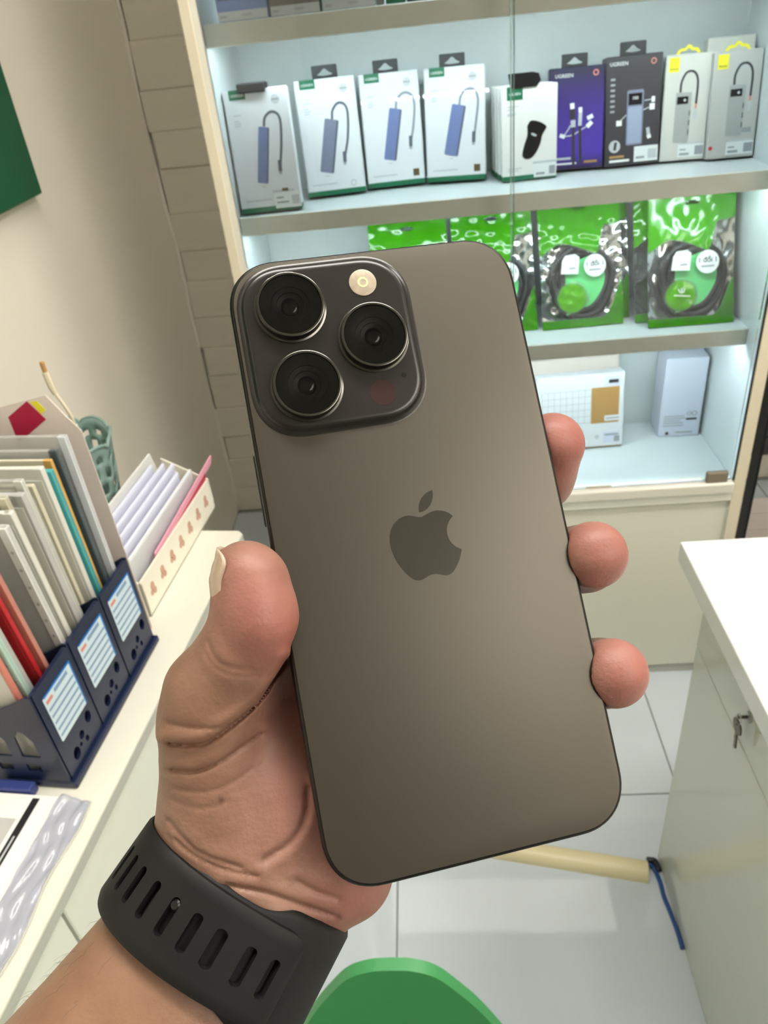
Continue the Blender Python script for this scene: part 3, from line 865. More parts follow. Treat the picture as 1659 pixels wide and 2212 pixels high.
def grey_box(bl, br, h, lean, label, bodym, disp, full=True, dep=0.03):
    w = math.hypot(br[0] - bl[0], br[1] - bl[1])
    t = place('grey_hub_box', bl, br, lean, ZB)
    tag(t, label, 'product box', 'pale grey hub boxes on the middle shelf')
    MB().rbox(0, 0, 0, w, dep, h, 0.001, 1).build('body', M[bodym], t)
    if not full:
        return t
    bp = pr(t, 'brand_patch', 'yellow', rect(0.07 * w, h - 0.027, 0.295 * w, h - 0.0045), d=1.5)
    text_mesh('brand_lettering', 'baseus', 0.0052, M['ink'], bp, 0.1825 * w, h - 0.022, -0.0006)
    x0, z0 = disp
    hb = pr(t, 'printed_hub', 'hubs', [(x0 * w, z0 * h), ((x0 + 0.31) * w, (z0 - 0.012) * h), ((x0 + 0.345) * w, (z0 + 0.01) * h), ((x0 + 0.345) * w, (z0 + 0.47) * h), (x0 * w, (z0 + 0.475) * h)], d=1.5)
    MB().plate(rect((x0 + 0.03) * w, (z0 + 0.365) * h, (x0 + 0.275) * w, (z0 + 0.435) * h), (), 0.0004, 0.0007, FRONT).build('hub_screen', M['blackg'], hb)
    MB().plate(circ((x0 + 0.20) * w, (z0 + 0.40) * h, 0.0022, 10), (), 0.0007, 0.0009, FRONT).build('screen_mark', M['lgrey'], hb)
    for q in range(3):
        MB().plate(rect((x0 + 0.315) * w, (z0 + 0.07 + q * 0.09) * h, (x0 + 0.335) * w, (z0 + 0.12 + q * 0.09) * h), (), 0.0004, 0.0007, FRONT).build('hub_port', M['charcoal'], hb)
    pts = spline([((x0 + 0.09) * w, (z0 + 0.475) * h), ((x0 + 0.10) * w, (z0 + 0.57) * h), ((x0 + 0.20) * w, (z0 + 0.655) * h), ((x0 + 0.36) * w, (z0 + 0.655) * h), ((x0 + 0.455) * w, (z0 + 0.57) * h), ((x0 + 0.455) * w, (z0 + 0.36) * h)], 6)
    pr(t, 'printed_cable', 'charcoal', ribbon(pts, 0.0038), d=1.2)
    pr(t, 'printed_cable', 'salmon', rect((x0 + 0.435) * w, (z0 + 0.315) * h, (x0 + 0.475) * w, (z0 + 0.36) * h), d=1.2)
    pr(t, 'printed_plug', 'lgrey', rect((x0 + 0.415) * w, (z0 + 0.22) * h, (x0 + 0.485) * w, (z0 + 0.315) * h), d=1.2)
    pl = pr(t, 'price_label', 'sticker', rect(0.40 * w, 0.005, 0.985 * w, 0.026), d=2)
    MB().plate(rect(0.78 * w, 0.008, 0.97 * w, 0.023), (), 0.0006, 0.0008, FRONT).build('label_panel', M['grey'], pl)
    MB().plate(rect(0.44 * w, 0.008, 0.66 * w, 0.012), (), 0.0006, 0.0008, FRONT).build('label_line', M['grey'], pl)
    MB().plate(rect(0.44 * w, 0.016, 0.58 * w, 0.0185), (), 0.0006, 0.0008, FRONT).build('label_line', M['grey'], pl)
    MB().plate(rect(0.44 * w, 0.026, 0.95 * w, 0.030), (), 0, 0.0004, FRONT).build('label_header', M['lgrey'], t)
    tp = spline([(0.22 * w, h - 0.002), (0.30 * w, h + 0.006), (0.40 * w, h + 0.007), (0.48 * w, h + 0.012), (0.56 * w, h + 0.007), (0.66 * w, h + 0.006), (0.72 * w, h - 0.002)], 4)
    MB().plate(ribbon(tp, 0.0048), (), 0, 0.001, FRONT, (0, 0.004, 0)).build('hang_tab', M['yellow'], t)
    return t


grey_box((0.4475, 1.552), (0.5250, 1.544), 0.171, 9, 'pale grey hub box with yellow patch, beside the charcoal box', 'greybox', (0.27, 0.175))
g9 = grey_box((0.5265, 1.532), (0.6085, 1.531), 0.170, 8, 'mid-grey hub box with yellow patch, in the right corner of the shelf', 'greybox2', (0.36, 0.215))
pr(g9, 'red_mark', 'red', circ(0.065 * 0.082, 0.018, 0.0035), d=2)
pr(g9, 'grey_stamp', 'grey', rect(0.70 * 0.082, 0.040, 0.90 * 0.082, 0.048))
grey_box((0.5240, 1.566), (0.6050, 1.565), 0.190, 8, 'tall plain pale box standing behind the mid-grey hub box', 'greybox', (0, 0), full=False, dep=0.025)

# boxes on the upper shelf, cut by the top of the frame
for i_, (x0, x1, mm, strip, lab) in enumerate((
        (-0.302, -0.2215, 'blue1', True, 'periwinkle box with a white foot, first on the top shelf'), (-0.2175, -0.1385, 'taupe', True, 'taupe box with a white foot between the periwinkle and mint boxes'),
        (-0.1345, -0.0515, 'mint', True, 'mint box with a white foot on the top shelf'), (-0.0495, -0.0385, 'taupe', False, 'narrow dark spine box beside the mint box'),
        (-0.0345, -0.0035, 'ugreen', False, 'slim dark green box on the top shelf'), (-0.0015, 0.055, 'black', False, 'black box on the top shelf right of the slim green one'))):
    t = empty('top_shelf_box', (x0, 1.432 if strip else 1.440, ZA + 0.0004))
    tag(t, lab, 'product box', 'boxes on the top shelf')
    w = x1 - x0
    MB().rbox(0, 0, 0, w, 0.05, 0.165, 0.001, 1).build('body', M[mm], t)
    if strip:
        pr(t, 'foot_band', 'white', rect(0.0006, 0.0006, w - 0.0006, 0.0135), d=1)
        text_mesh('brand_lettering', 'UGREEN', 0.0042, M['grey'], t, 0.58 * w, 0.0075, -0.0005)
        pr(t, 'text_line', 'lgrey', rect(0.05 * w, 0.005, 0.18 * w, 0.0085), dd=0.0003)
        pr(t, 'printed_panel', 'hub' if mm == 'blue1' else ('grey' if mm == 'taupe' else 'lgrey'), rect(0.04 * w, 0.028, 0.96 * w, 0.034), d=1)
        pr(t, 'printed_panel', 'lilac', rect(0.10 * w, 0.060, 0.90 * w, 0.135), d=1)
    else:
        pr(t, 'printed_panel', 'grey', rect(0.1 * w, 0.03, 0.9 * w, 0.06), d=1)

# bottom compartment
t = place('keyboard_box', (0.232, 1.536), (0.4245, 1.543), 8, ZD)
tag(t, 'white box with key grid picture and tan panel on the lowest shelf', 'product box')
w, h = 0.1925, 0.172
MB().rbox(0, 0, 0, w, 0.035, h, 0.0015, 1).build('body', M['white'], t)
MB().box(0.0005, 0.0005, -0.0002, w - 0.0005, 0.0345, 0.001).build('base_band', M['tan'], t)
kg = pr(t, 'key_grid', 'lgrey', rect(0.05 * w, 0.34 * h, 0.62 * w, 0.80 * h))
for a in range(8):
    for b in range(5):
        MB().plate(rrect((0.06 + a * 0.0705) * w, (0.355 + b * 0.089) * h, (0.06 + a * 0.0705 + 0.062) * w, (0.355 + b * 0.089 + 0.078) * h, 0.0015, 2), (), 0.0003, 0.0009, FRONT).build('printed_key', M['white'], kg)
tp = pr(t, 'tan_panel', 'tan', rect(0.625 * w, 0.33 * h, 0.945 * w, 0.815 * h))
MB().plate(rrect(0.78 * w, 0.355 * h, 0.965 * w, 0.43 * h, 0.002), (), 0.0003, 0.0008, FRONT).build('white_tag', M['white'], tp)
MB().plate(rect(0.80 * w, 0.385 * h, 0.95 * w, 0.40 * h), (), 0.0008, 0.001, FRONT).build('tag_line', M['grey'], tp)
MB().plate(rrect(0.77 * w, 0.83 * h, 0.96 * w, 0.95 * h, 0.002), (), 0, 0.0006, FRONT).build('white_tag', M['lilac'], t)
pr(t, 'dark_stamp', 'charcoal', rect(0.82 * w, 0.865 * h, 0.93 * w, 0.91 * h), d=3)
pr(t, 'price_label', 'lilac', rect(0.77 * w, 0.05 * h, 0.965 * w, 0.20 * h), d=1)
pr(t, 'label_panel', 'grey', rect(0.90 * w, 0.06 * h, 0.965 * w, 0.14 * h), d=2)
pr(t, 'label_line', 'grey', rect(0.79 * w, 0.15 * h, 0.95 * w, 0.175 * h), d=2)
pr(t, 'small_emblem', 'lgrey', circ(0.70 * w, 0.14 * h, 0.005), d=1)
t = place('flat_carton', (0.224, 1.585), (0.424, 1.592), 10, ZD)
tag(t, 'plain pinkish box standing behind the key grid box', 'product box')
MB().rbox(0, 0, 0, 0.20, 0.025, 0.19, 0.0015, 1).build('body', mat('blush_card', '#e2d6cc', 0.4), t)
MB().box(0.0, 0.012, 0.19, 0.20, 0.013, 0.1905).build('lid_seam', M['lgrey'], t)
t = place('tall_box', (0.5135, 1.574), (0.6035, 1.571), 0, ZD)
tag(t, 'tall lilac-white box in the right corner of the lowest shelf', 'product box')
w, h = 0.090, 0.192
MB().rbox(0, 0, 0, w, 0.075, h, 0.0012, 1).build('body', M['lilac'], t)
for z0, x0, x1 in ((0.265, 0.09, 0.60), (0.235, 0.09, 0.62), (0.205, 0.09, 0.50), (0.175, 0.09, 0.58), (0.14, 0.09, 0.60)):
    pr(t, 'text_line', 'grey', rect(x0 * w, z0 * h, x1 * w, z0 * h + 0.0022))
pr(t, 'round_emblem', 'grey', circ(0.70 * w, 0.30 * h, 0.0052), [circ(0.70 * w, 0.30 * h, 0.0035)])
pr(t, 'round_emblem', 'grey', circ(0.83 * w, 0.30 * h, 0.0062), [circ(0.83 * w, 0.30 * h, 0.0042)])
pr(t, 'text_line', 'charcoal', rect(0.64 * w, 0.215 * h, 0.90 * w, 0.215 * h + 0.005))
pr(t, 'small_emblem', 'charcoal', circ(0.21 * w, 0.045 * h, 0.0042))
pr(t, 'text_line', 'grey', rect(0.42 * w, 0.045 * h, 0.84 * w, 0.045 * h + 0.0035))


# ================================================================== green accessory bags
def sst(a, b, x):
    t = np.clip((x - a) / (b - a), 0, 1)
    return t * t * (3 - 2 * t)


def bag(bl, br, h, lean, label, seed, full=True, zoff=0.0):
    rs = np.random.RandomState(seed)
    w = math.hypot(br[0] - bl[0], br[1] - bl[1])
    t = place('accessory_bag', bl, br, lean, ZC, 0.002)
    tag(t, label, 'accessory bag', 'green accessory bags')
    NU, NV = 72, 96
    u, v = np.meshgrid(np.linspace(0, 1, NU + 1), np.linspace(0, 1, NV + 1))
    # puffed profile, flat crimped header at the top
    prof = 0.012 * (np.clip(1 - (2 * u - 1) ** 4, 0, 1)) * sst(0.0, 0.16, v) * (1 - sst(0.60, 0.95, v)) + 0.0014
    wr = np.zeros_like(u)
    for _ in range(16):
        a = rs.uniform(0, math.pi)
        wr += rs.uniform(0.3, 1) * np.sin((np.cos(a) * u * w + np.sin(a) * v * h) * rs.uniform(60, 330) + rs.uniform(0, 6))
    prof = prof + 0.00045 * wr * (0.35 + sst(0.05, 0.3, v) * (1 - sst(0.7, 0.95, v)))
    bow = 0.006 * np.sin(v * math.pi) * rs.uniform(-1, 1)
    xs = u * w + (v - 0.5) * rs.uniform(-0.002, 0.002)
    for side in (-1, 1):
        ys = side * prof + bow
        vs = np.stack([xs, ys, v * h], -1).reshape(-1, 3)
        fs = []
        for j in range(NV):
            for i in range(NU):
                k = j * (NU + 1) + i
                q = (k, k + 1, k + NU + 2, k + NU + 1)
                # euro hole in the header
                uc, vc = (i + 0.5) / NU, (j + 0.5) / NV
                if ((uc - 0.5) * w / 0.013) ** 2 + ((vc - 0.93) * h / 0.0035) ** 2 < 1:
                    continue
                fs.append(q if side < 0 else q[::-1])
        o = MB().add(vs, fs).build('front_film' if side < 0 else 'back_film', M['film'] if side < 0 else M['silver'], t, smooth=True)
        if side < 0:
            uu, vv = u.ravel(), v.ravel()
            ua = uu * w / 0.162
            green = np.array(srgb('#3a8c06')[:3])
            green2 = np.array(srgb('#55a514')[:3])
            clear = np.array(srgb('#8f9694')[:3])
            # header swoops down on the left and leaves a clear lobe on the right
            edge = 0.60 + 0.06 * np.sin(uu * 5.2 + 0.4) - 0.05 * sst(0.25, 0.0, uu) + 0.24 * sst(0.66, 0.80, uu)
            hd = sst(-0.008, 0.008, vv - edge)
            be = 0.07 + 0.30 * sst(0.72, 1.02, uu) ** 1.3
            bt = sst(-0.008, 0.008, be - vv)
            ci = sst(0.006, -0.006, np.hypot((uu - 0.36) * w, (vv - 0.235) * h) - 0.030)
            cov = np.clip(np.maximum(np.maximum(hd, bt), ci), 0, 1)
            colr = clear[None] * (1 - cov[:, None]) + np.where((ci > 0.5)[:, None], green2, green) * cov[:, None]
            set_attr(o, 'Col', colr)
            al = 0.05 + 0.95 * cov
            set_attr(o, 'Alp', np.stack([al] * 3, 1))
    if not full:
        return t
    # contents and stickers
    mb = MB()
    for k in range(2):
        rx, rz = 0.058 - 0.014 * k, 0.068 - 0.014 * k
        mb.tube([(0.52 * w + rx * math.cos(a) * (1 + 0.06 * math.sin(3 * a + k)), 0.001 - 0.002 * k + 0.001 * math.sin(2 * a), 0.36 * h + rz * math.sin(a)) for a in np.linspace(0, 2 * math.pi, 41)[:-1]], 0.0072, 8, closed=True)
    mb.build('coiled_cable', M['bcable'], t, smooth=True)
    MB().plate([(0.30 * w, 0.10 * h), (0.74 * w, 0.20 * h), (0.80 * w, 0.42 * h), (0.62 * w, 0.56 * h), (0.30 * w, 0.50 * h)], (), 0.0062, 0.0066, FRONT, (0, 0, 0)).build('insert_card', M['limecard'], t)
    yf = -0.0158
    st = MB().plate(circ(0.655 * w, 0.475 * h, 0.0215, 28), (), 0, 0.0005, FRONT, (0, yf, 0)).build('round_sticker', M['sticker'], t)
    text_mesh('sticker_lettering', '1 đổi 1', 0.0125, M['ink'], st, 0.655 * w, 0.488 * h, yf - 0.0007, bold=True)
    MB().plate(rect(0.655 * w - 0.012, 0.435 * h, 0.655 * w + 0.012, 0.435 * h + 0.0035), (), 0.0005, 0.0007, FRONT, (0, yf, 0)).build('sticker_line', M['grey'], st)
    wl = MB().plate([(0.24 * w, 0.43 * h), (0.45 * w, 0.42 * h), (0.47 * w, 0.55 * h), (0.42 * w, 0.575 * h), (0.30 * w, 0.57 * h), (0.26 * w, 0.53 * h)], (), 0, 0.0004, FRONT, (0, yf + 0.001, 0)).build('white_label', M['sticker'], t)
    MB().plate(rect(0.34 * w, 0.46 * h, 0.42 * w, 0.475 * h), (), 0.0004, 0.0006, FRONT, (0, yf + 0.001, 0)).build('label_line', M['grey'], wl)
    for a, b, c, d in ((0.27, 0.24, 0.46, 0.225), (0.36, 0.29, 0.36, 0.25), (0.32, 0.285, 0.345, 0.255), (0.40, 0.285, 0.375, 0.255)):
        MB().plate(ribbon([(a * w, b * h), (c * w, d * h)], 0.0022), (), 0, 0.0004, FRONT, (0, yf + 0.0005, 0)).build('printed_mark', M['inkw'], t)
    return t


bag((-0.106, 1.490), (0.050, 1.495), 0.236, 22, 'green accessory bag peeking above the phone beside the camera end', 3)
bag((0.062, 1.494), (0.222, 1.504), 0.240, 22, 'green accessory bag half hidden by the upper right corner of the phone', 5)
bag((0.231, 1.496), (0.3925, 1.503), 0.245, 22, 'green accessory bag with round sticker, beside the phone, in front of another', 8)
bag((0.4335, 1.463), (0.5970, 1.464), 0.245, 21, 'green accessory bag with round sticker at the right end of its shelf', 11)
bag((0.2515, 1.527), (0.4120, 1.534), 0.243, 22, 'green accessory bag standing directly behind the one beside the phone', 14, full=False)
bag((0.4155, 1.497), (0.5750, 1.500), 0.250, 21, 'green accessory bag standing behind the rightmost one', 17, full=False)

# ================================================================== things on the desk
def dplace(name, x, y, z=0.75, extra=0.0):
    return empty(name, dw(x, y, z + 0.0003), DROT + extra)


YZ = ((0, 1, 0), (0, 0, 1), (1, 0, 0))       # plates facing the aisle
XZ = ((1, 0, 0), (0, 0, 1), (0, -1, 0))      # plates facing the camera end of the desk

org = dplace('file_organizer', 0, 0)
tag(org, 'navy plastic file organizer with three labelled compartments on the desk', 'file organizer')
MB().rbox(-0.243, -0.003, 0, 0.0065, 0.239, 0.010, 0.002, 1).build('base', M['navy'], org)
sideprof = [(0.0, 0.008), (0.0, 0.145)] + spline([(-0.006, 0.145), (-0.030, 0.131), (-0.060, 0.120), (-0.100, 0.125), (-0.150, 0.165), (-0.200, 0.225), (-0.238, 0.270)], 5) + [(-0.242, 0.27), (-0.242, 0.008)]
arch = lambda x0, x1, z0, z1: [(x0, z0), (x1, z0), (x1, z0 + 0.6 * (z1 - z0)), (x0 + 0.7 * (x1 - x0), z1 - 0.004), (x0 + 0.45 * (x1 - x0), z1), (x0 + 0.1 * (x1 - x0), z0 + 0.72 * (z1 - z0))]
for q in range(4):
    y = q * 0.0785
    holes = []
    for c in range(5):
        xx = -0.034 - c * 0.034
        holes.append(arch(xx - 0.010, xx + 0.012, 0.050, 0.093))
        holes.append(rect(xx - 0.011, 0.026, xx + 0.006, 0.037))
    MB().plate(sideprof, holes, -0.0012, 0.0012, XZ, (0, y, 0)).build('divider' if q in (1, 2) else 'side_panel', M['navy'], org)
for q in range(3):
    y0 = q * 0.0785 + 0.0025
    y1 = y0 + 0.0735
    holes = [circ(y0 + 0.060, 0.046, 0.0058, 16, 0.0085), circ(y0 + 0.040, 0.038, 0.0048, 12, 0.0058), circ(y0 + 0.0455, 0.026, 0.003, 10, 0.0045), circ(y0 + 0.033, 0.030, 0.0026, 10, 0.003), circ(y0 + 0.022, 0.028, 0.0066, 14, 0.0085)]
    fp = MB().plate(rrect(y0, 0.008, y1, 0.1445, 0.003, 3), holes, -0.0035, 0.001, YZ).build('front_panel', M['navy'], org)
    lb = MB().plate(rrect(y0 + 0.010, 0.0615, y0 + 0.0665, 0.1275, 0.002, 3), (), 0.001, 0.0016, YZ).build('label_card', M['labelw'], org)
    MB().plate([(y0 + 0.0655, 0.0615), (y0 + 0.0675, 0.0615), (y0 + 0.0675, 0.1285), (y0 + 0.012, 0.1285), (y0 + 0.012, 0.1268), (y0 + 0.0655, 0.1268)], (), 0.001, 0.0019, YZ).build('label_rim', M['labelb'], lb)
    for r_ in range(5):
        MB().plate(rect(y0 + 0.012, 0.068 + r_ * 0.0098, y0 + 0.0645, 0.0712 + r_ * 0.0098), (), 0.0016, 0.0018, YZ).build('label_line', M['labell'], lb)
    MB().plate(rect(y0 + 0.013, 0.117, y0 + 0.025, 0.1215), (), 0.0016, 0.0018, YZ).build('label_mark', M['salmon'], lb)
    MB().plate(rect(y0 + 0.030, 0.1185, y0 + 0.058, 0.1235), (), 0.0016, 0.0018, YZ).build('label_heading', M['labell'], lb)
    if q:
        MB().box(-0.004, q * 0.0785 - 0.0024, 0.020, -0.0015, q * 0.0785 + 0.0024, 0.142).build('groove', M['dark'], org)

# standing documents: (y, x front, height, thickness, cover material, edge material, tilt deg, label)
docs = [
    (0.2240, -0.012, 0.329, 0.0055, 'sleeve', 'white', 0.0, 'clear sleeve with stiff white edge at the far end of the file organizer'),
    (0.2135, -0.020, 0.318, 0.0050, 'sleeve', 'darkfold', 0.5, 'clear folder with dark slate edge next to the stiff white sleeve'),
    (0.2035, -0.024, 0.311, 0.0040, 'paperc', 'orange', 0.5, 'cream papers with an amber edge in the file organizer'),
    (0.1930, -0.018, 0.305, 0.0050, 'sleeve', 'teal', 1.0, 'clear folder with a teal edge in the file organizer'),
    (0.1815, -0.022, 0.314, 0.0065, 'paper', 'paper', 0.5, 'thick off-white paper bundle beside the teal-edged folder'),
    (0.1700, -0.030, 0.300, 0.0045, 'paperc', 'paperc', 1.0, 'cream paper bundle in the middle of the file organizer'),
    (0.1480, -0.020, 0.322, 0.0050, 'sleeve', 'paper', 1.5, 'clear sleeve of papers just before the middle compartment wall'),
    (0.1360, -0.016, 0.312, 0.0070, 'papergr', 'papergr', 1.5, 'greyish worn paper bundle in the middle compartment'),
    (0.1235, -0.024, 0.318, 0.0050, 'sleeve', 'paperc', 2.0, 'clear sleeve with a cream edge in the middle compartment'),
    (0.1110, -0.014, 0.308, 0.0060, 'paper', 'paper', 2.0, 'white paper bundle in the middle compartment'),
    (0.0960, -0.012, 0.302, 0.0065, 'sleeve', 'white2', 2.5, 'clear punched sleeve with a white strip in the middle compartment'),
    (0.0640, -0.016, 0.285, 0.0045, 'sleeve', 'salmon', 3.0, 'pinkish clear folder in the near compartment'),
    (0.0540, -0.020, 0.275, 0.0040, 'red', 'red', 3.0, 'bright red folder in the near compartment'),
    (0.0400, -0.026, 0.280, 0.0060, 'papergr', 'papergr', 3.0, 'grey brown paper bundle beside the red folder'),
    (0.0260, -0.018, 0.270, 0.0050, 'sleeve', 'mint', 2.5, 'punched sleeve with a mint edge nearest the camera in the organizer'),
    (0.0160, -0.022, 0.262, 0.0050, 'paper', 'salmon', 2.0, 'white papers with a salmon edge at the near end of the organizer'),
]
for (y, xf, hh, th, cm_, em_, tilt, lab) in docs:
    t = dplace('document_folder', 0, y, 0.7605)
    t.rotation_euler = (math.radians(tilt), 0, math.radians(DROT))
    tag(t, lab, 'document folder', 'documents in the file organizer')
    hh -= 0.011
    xb = -0.228
    if cm_ == 'sleeve':
        MB().rbox(xb, -th / 2, 0, xf, th / 2, hh, 0.0006, 1).build('sleeve', M['sleeve'], t)
        MB().box(xb + 0.003, -th * 0.3, 0.003, xf - 0.012, th * 0.3, hh - 0.012 - 0.03 * random.random()).build('papers', M['papergr'] if random.random() < 0.4 else M['paperc'], t)
    else:
        MB().rbox(xb, -th / 2, 0, xf - 0.003, th / 2, hh, 0.0006, 1).build('papers', M[cm_], t)
        MB().box(xb + 0.002, -th / 2 - 0.0012, 0, xf - 0.004, -th / 2 - 0.0003, hh - 0.015).build('cover_sheet', M['paper'] if cm_ != 'red' else M['red'], t)
    MB().rbox(xf - 0.010, -th / 2 - 0.0007, 0, xf, th / 2 + 0.0007, hh, 0.0006, 1).build('edge_strip', M[em_], t)
    if 'punched' in lab:
        for c in range(11):
            MB().plate(circ(xf - 0.005, 0.02 + c * 0.024, 0.0022, 8), (), 0, 0.0003, XZ, (0, -th / 2 - 0.0007, 0)).build('punch_hole', M['papergr'], t)

# leaflet behind the folders
t = dplace('leaflet', -0.062, 0.262)
t.rotation_euler = (0, 0, math.radians(DROT))
tag(t, 'pale pink leaflet with crimson and yellow print standing behind the folders', 'leaflet')
MB().plate([(-0.075, 0), (0.048, 0), (0.046, 0.315), (0.031, 0.337), (0.016, 0.362), (-0.075, 0.342)], (), 0, 0.0012, XZ).build('sheet', mat('blush_paper', '#e8dad0', 0.5), t)
MB().plate([(-0.042, 0.335), (-0.010, 0.355), (0.006, 0.331), (-0.042, 0.30)], (), 0.0012, 0.0015, XZ).build('crimson_print', M['crimson'], t)
MB().plate([(-0.006, 0.354), (0.003, 0.355), (0.010, 0.343), (0.002, 0.338)], (), 0.0012, 0.0015, XZ).build('yellow_print', M['yellow'], t)

# upright cable with a plug
t = dplace('charging_cable', -0.0434, 0.285)
t.scale = (1, 1, 1.08)
tag(t, 'cream cable with a plug sticking up behind the folders', 'cable')
MB().tube(spline([(0.004, 0, 0.0), (0.000, 0.002, 0.12), (0.004, 0.003, 0.22), (0.002, 0.002, 0.275), (0.004, 0, 0.300), (-0.006, 0, 0.328)], 6), 0.0021, 8).build('cord', M['cablew'], t, smooth=True)
MB().tube([(-0.006, 0, 0.326), (-0.0075, 0, 0.334), (-0.0085, 0, 0.352)], [0.0030, 0.0042, 0.0042], 8).build('plug_grip', M['cablew'], t, smooth=True, angle=40)
MB().rbox(-0.0115, -0.002, 0.352, -0.0065, 0.002, 0.364, 0.0008, 1).build('plug_tip', M['tan'], t)
MB().tube([(0.0025, 0.002, 0.268), (0.002, 0.002, 0.286)], 0.0042, 8).build('cord_clip', M['cablew'], t)

# pierced basket
t = dplace('basket', -0.196, 0.445)
tag(t, 'sage green pierced plastic basket at the far end of the desk', 'basket')
NB, NZ = 72, 22
vs, fs = [], []
for j in range(NZ + 1):
    f = j / NZ
    for i in range(NB):
        a = 2 * math.pi * i / NB
        r_ = 0.056 + 0.030 * f ** 0.8
        zt = 0.190 + 0.012 * abs(math.sin(4 * a)) ** 0.6
        vs.append((r_ * math.cos(a), r_ * math.sin(a) * 0.95, f * zt))
for j in range(NZ):
    for i in range(NB):
        hole = (3 <= j <= 19) and (j % 3 != 0) and (((i + (j // 3) * 2) % 4) in (0, 1))
        if not hole:
            fs.append((j * NB + i, j * NB + (i + 1) % NB, (j + 1) * NB + (i + 1) % NB, (j + 1) * NB + i))
bo = MB().add(vs, fs).build('pierced_wall', M['basket'], t, smooth=True)
so = bo.modifiers.new('thickness', 'SOLIDIFY')
so.thickness = 0.0022
MB().lathe([(0.0, 0.0), (0.056, 0.0), (0.056, 0.003), (0.0, 0.003)], 36, sy=0.95, cap=False).build('bottom', M['basket'], t)
MB().tube([(0.0865 * math.cos(a), 0.0822 * math.sin(a), 0.191 + 0.012 * abs(math.sin(4 * a)) ** 0.6) for a in np.linspace(0, 2 * math.pi, 97)[:-1]], 0.0026, 6, closed=True).build('rim', M['basket'], t, smooth=True)
for i_, (x, y, z, rx, mm, lab) in enumerate(((0.0, 0.0, 0.10, 0.045, 'white', 'white crumpled packet inside the green basket'), (0.03, 0.02, 0.145, 0.022, 'gcirc', 'small green packet lying on top inside the basket'))):
    p_ = dplace('packet', -0.196 + x, 0.445 + y, 0.754 + (0 if i_ == 0 else 0.118))
    tag(p_, lab, 'packet')
    bm = bmesh.new()
    bmesh.ops.create_icosphere(bm, subdivisions=3, radius=1)
    for v in bm.verts:
        n_ = 1 + 0.10 * math.sin(7 * v.co.x + 3 * v.co.y) * math.cos(6 * v.co.z + i_)
        v.co = Vector((v.co.x * rx * n_, v.co.y * rx * 0.9 * n_, (v.co.z * 0.5 * n_ + 0.55) * (0.11 if i_ == 0 else 0.02)))
    MB().add([v.co[:] for v in bm.verts], [[v.index for v in f.verts] for f in bm.faces]).build('wrapper', M[mm], p_, smooth=True)
    MB().plate(circ(0, 0, rx * 0.4, 14), (), 0, 0.0006, XYZ, (0, 0, (0.118 if i_ == 0 else 0.0215))).build('packet_label', M['sticker'], p_)
    bm.free()

# flowered paper tray with envelopes
t = dplace('paper_tray', -0.025, 0.285)
tag(t, 'cream cardboard tray with dusty pink flower prints on the desk', 'tray')
FLN = 0.285
MB().box(-0.075, 0, 0, 0, FLN, 0.003).build('bottom', M['floral'], t)
fp = MB().plate([(0, 0), (FLN, 0), (FLN - 0.006, 0.058), (0, 0.062)], (), -0.003, 0, YZ).build('front_panel', M['floral'], t)
MB().plate([(0, 0), (FLN, 0), (FLN - 0.03, 0.125), (0.0, 0.125)], (), -0.078, -0.075, YZ).build('back_panel', M['white2'], t)
MB().plate([(-0.075, 0), (0, 0), (0, 0.058), (-0.075, 0.10)], (), 0, 0.003, XZ, (0, FLN, 0)).build('end_panel', M['floral'], t)
MB().plate([(-0.075, 0), (0, 0), (0, 0.058), (-0.075, 0.10)], (), -0.003, 0, XZ, (0, 0, 0)).build('end_panel', M['floral'], t)
for q in range(7):
    yc = 0.026 + q * 0.038
    for (dy, dz, r_) in ((0, 0.006, 0.0062), (0.004, -0.004, 0.0048), (-0.005, -0.002, 0.0042)):
        MB().plate(circ(yc + dy, 0.030 + dz, r_, 10, r_ * 1.2), (), 0, 0.0004, YZ).build('flower_print', M['flower'], fp)
for q, (x, y0, y1, z1, mm, tl) in enumerate(((-0.066, 0.010, 0.205, 0.108, 'paperl', -3), (-0.058, 0.006, 0.225, 0.118, 'paperl', -2), (-0.049, 0.012, 0.240, 0.112, 'paperl', 0), (-0.041, 0.008, 0.250, 0.106, 'paperl', 2),
                                             (-0.033, 0.010, 0.236, 0.098, 'paperl', 4), (-0.024, 0.006, 0.262, 0.088, 'white', 5))):
    p_ = dplace('envelope', -0.025 + x, 0.285, 0.7535)
    p_.rotation_euler = (0, math.radians(tl), math.radians(DROT))
    tag(p_, ['lilac-white envelope at the back of the flowered tray', 'lilac-white envelope second from the back of the flowered tray', 'lilac-white envelope third from the back of the flowered tray',
             'lilac-white envelope fourth from the back of the flowered tray', 'lilac-white envelope just behind the white one in the flowered tray', 'plain white envelope near the front of the flowered tray'][q], 'envelope', 'envelopes in the flowered tray')
    MB().rbox(-0.0022, y0, 0, 0.0022, y1, z1, 0.0008, 1).build('sheet', M[mm], p_)
    MB().plate([(y0 + 0.002, z1 - 0.003), (y1 - 0.002, z1 - 0.003), ((y0 + y1) / 2, z1 - 0.045)], (), 0.0022, 0.0026, YZ).build('flap', M[mm], p_)
p_ = dplace('pink_folder', -0.037, 0.30, 0.7535)
p_.rotation_euler = (0, math.radians(7), math.radians(DROT))
tag(p_, 'pink folder sticking out past the end of the flowered tray', 'folder')
MB().plate([(0.05, 0.0), (0.262, 0.0), (0.264, 0.064), (0.300, 0.066), (0.306, 0.080), (0.05, 0.062)], (), -0.0012, 0.0012, YZ).build('cover', M['pink'], p_)
MB().plate([(0.06, 0.004), (0.258, 0.004), (0.270, 0.066), (0.06, 0.052)], (), 0.0012, 0.0017, YZ).build('inner_sheet', M['crimson'], p_)

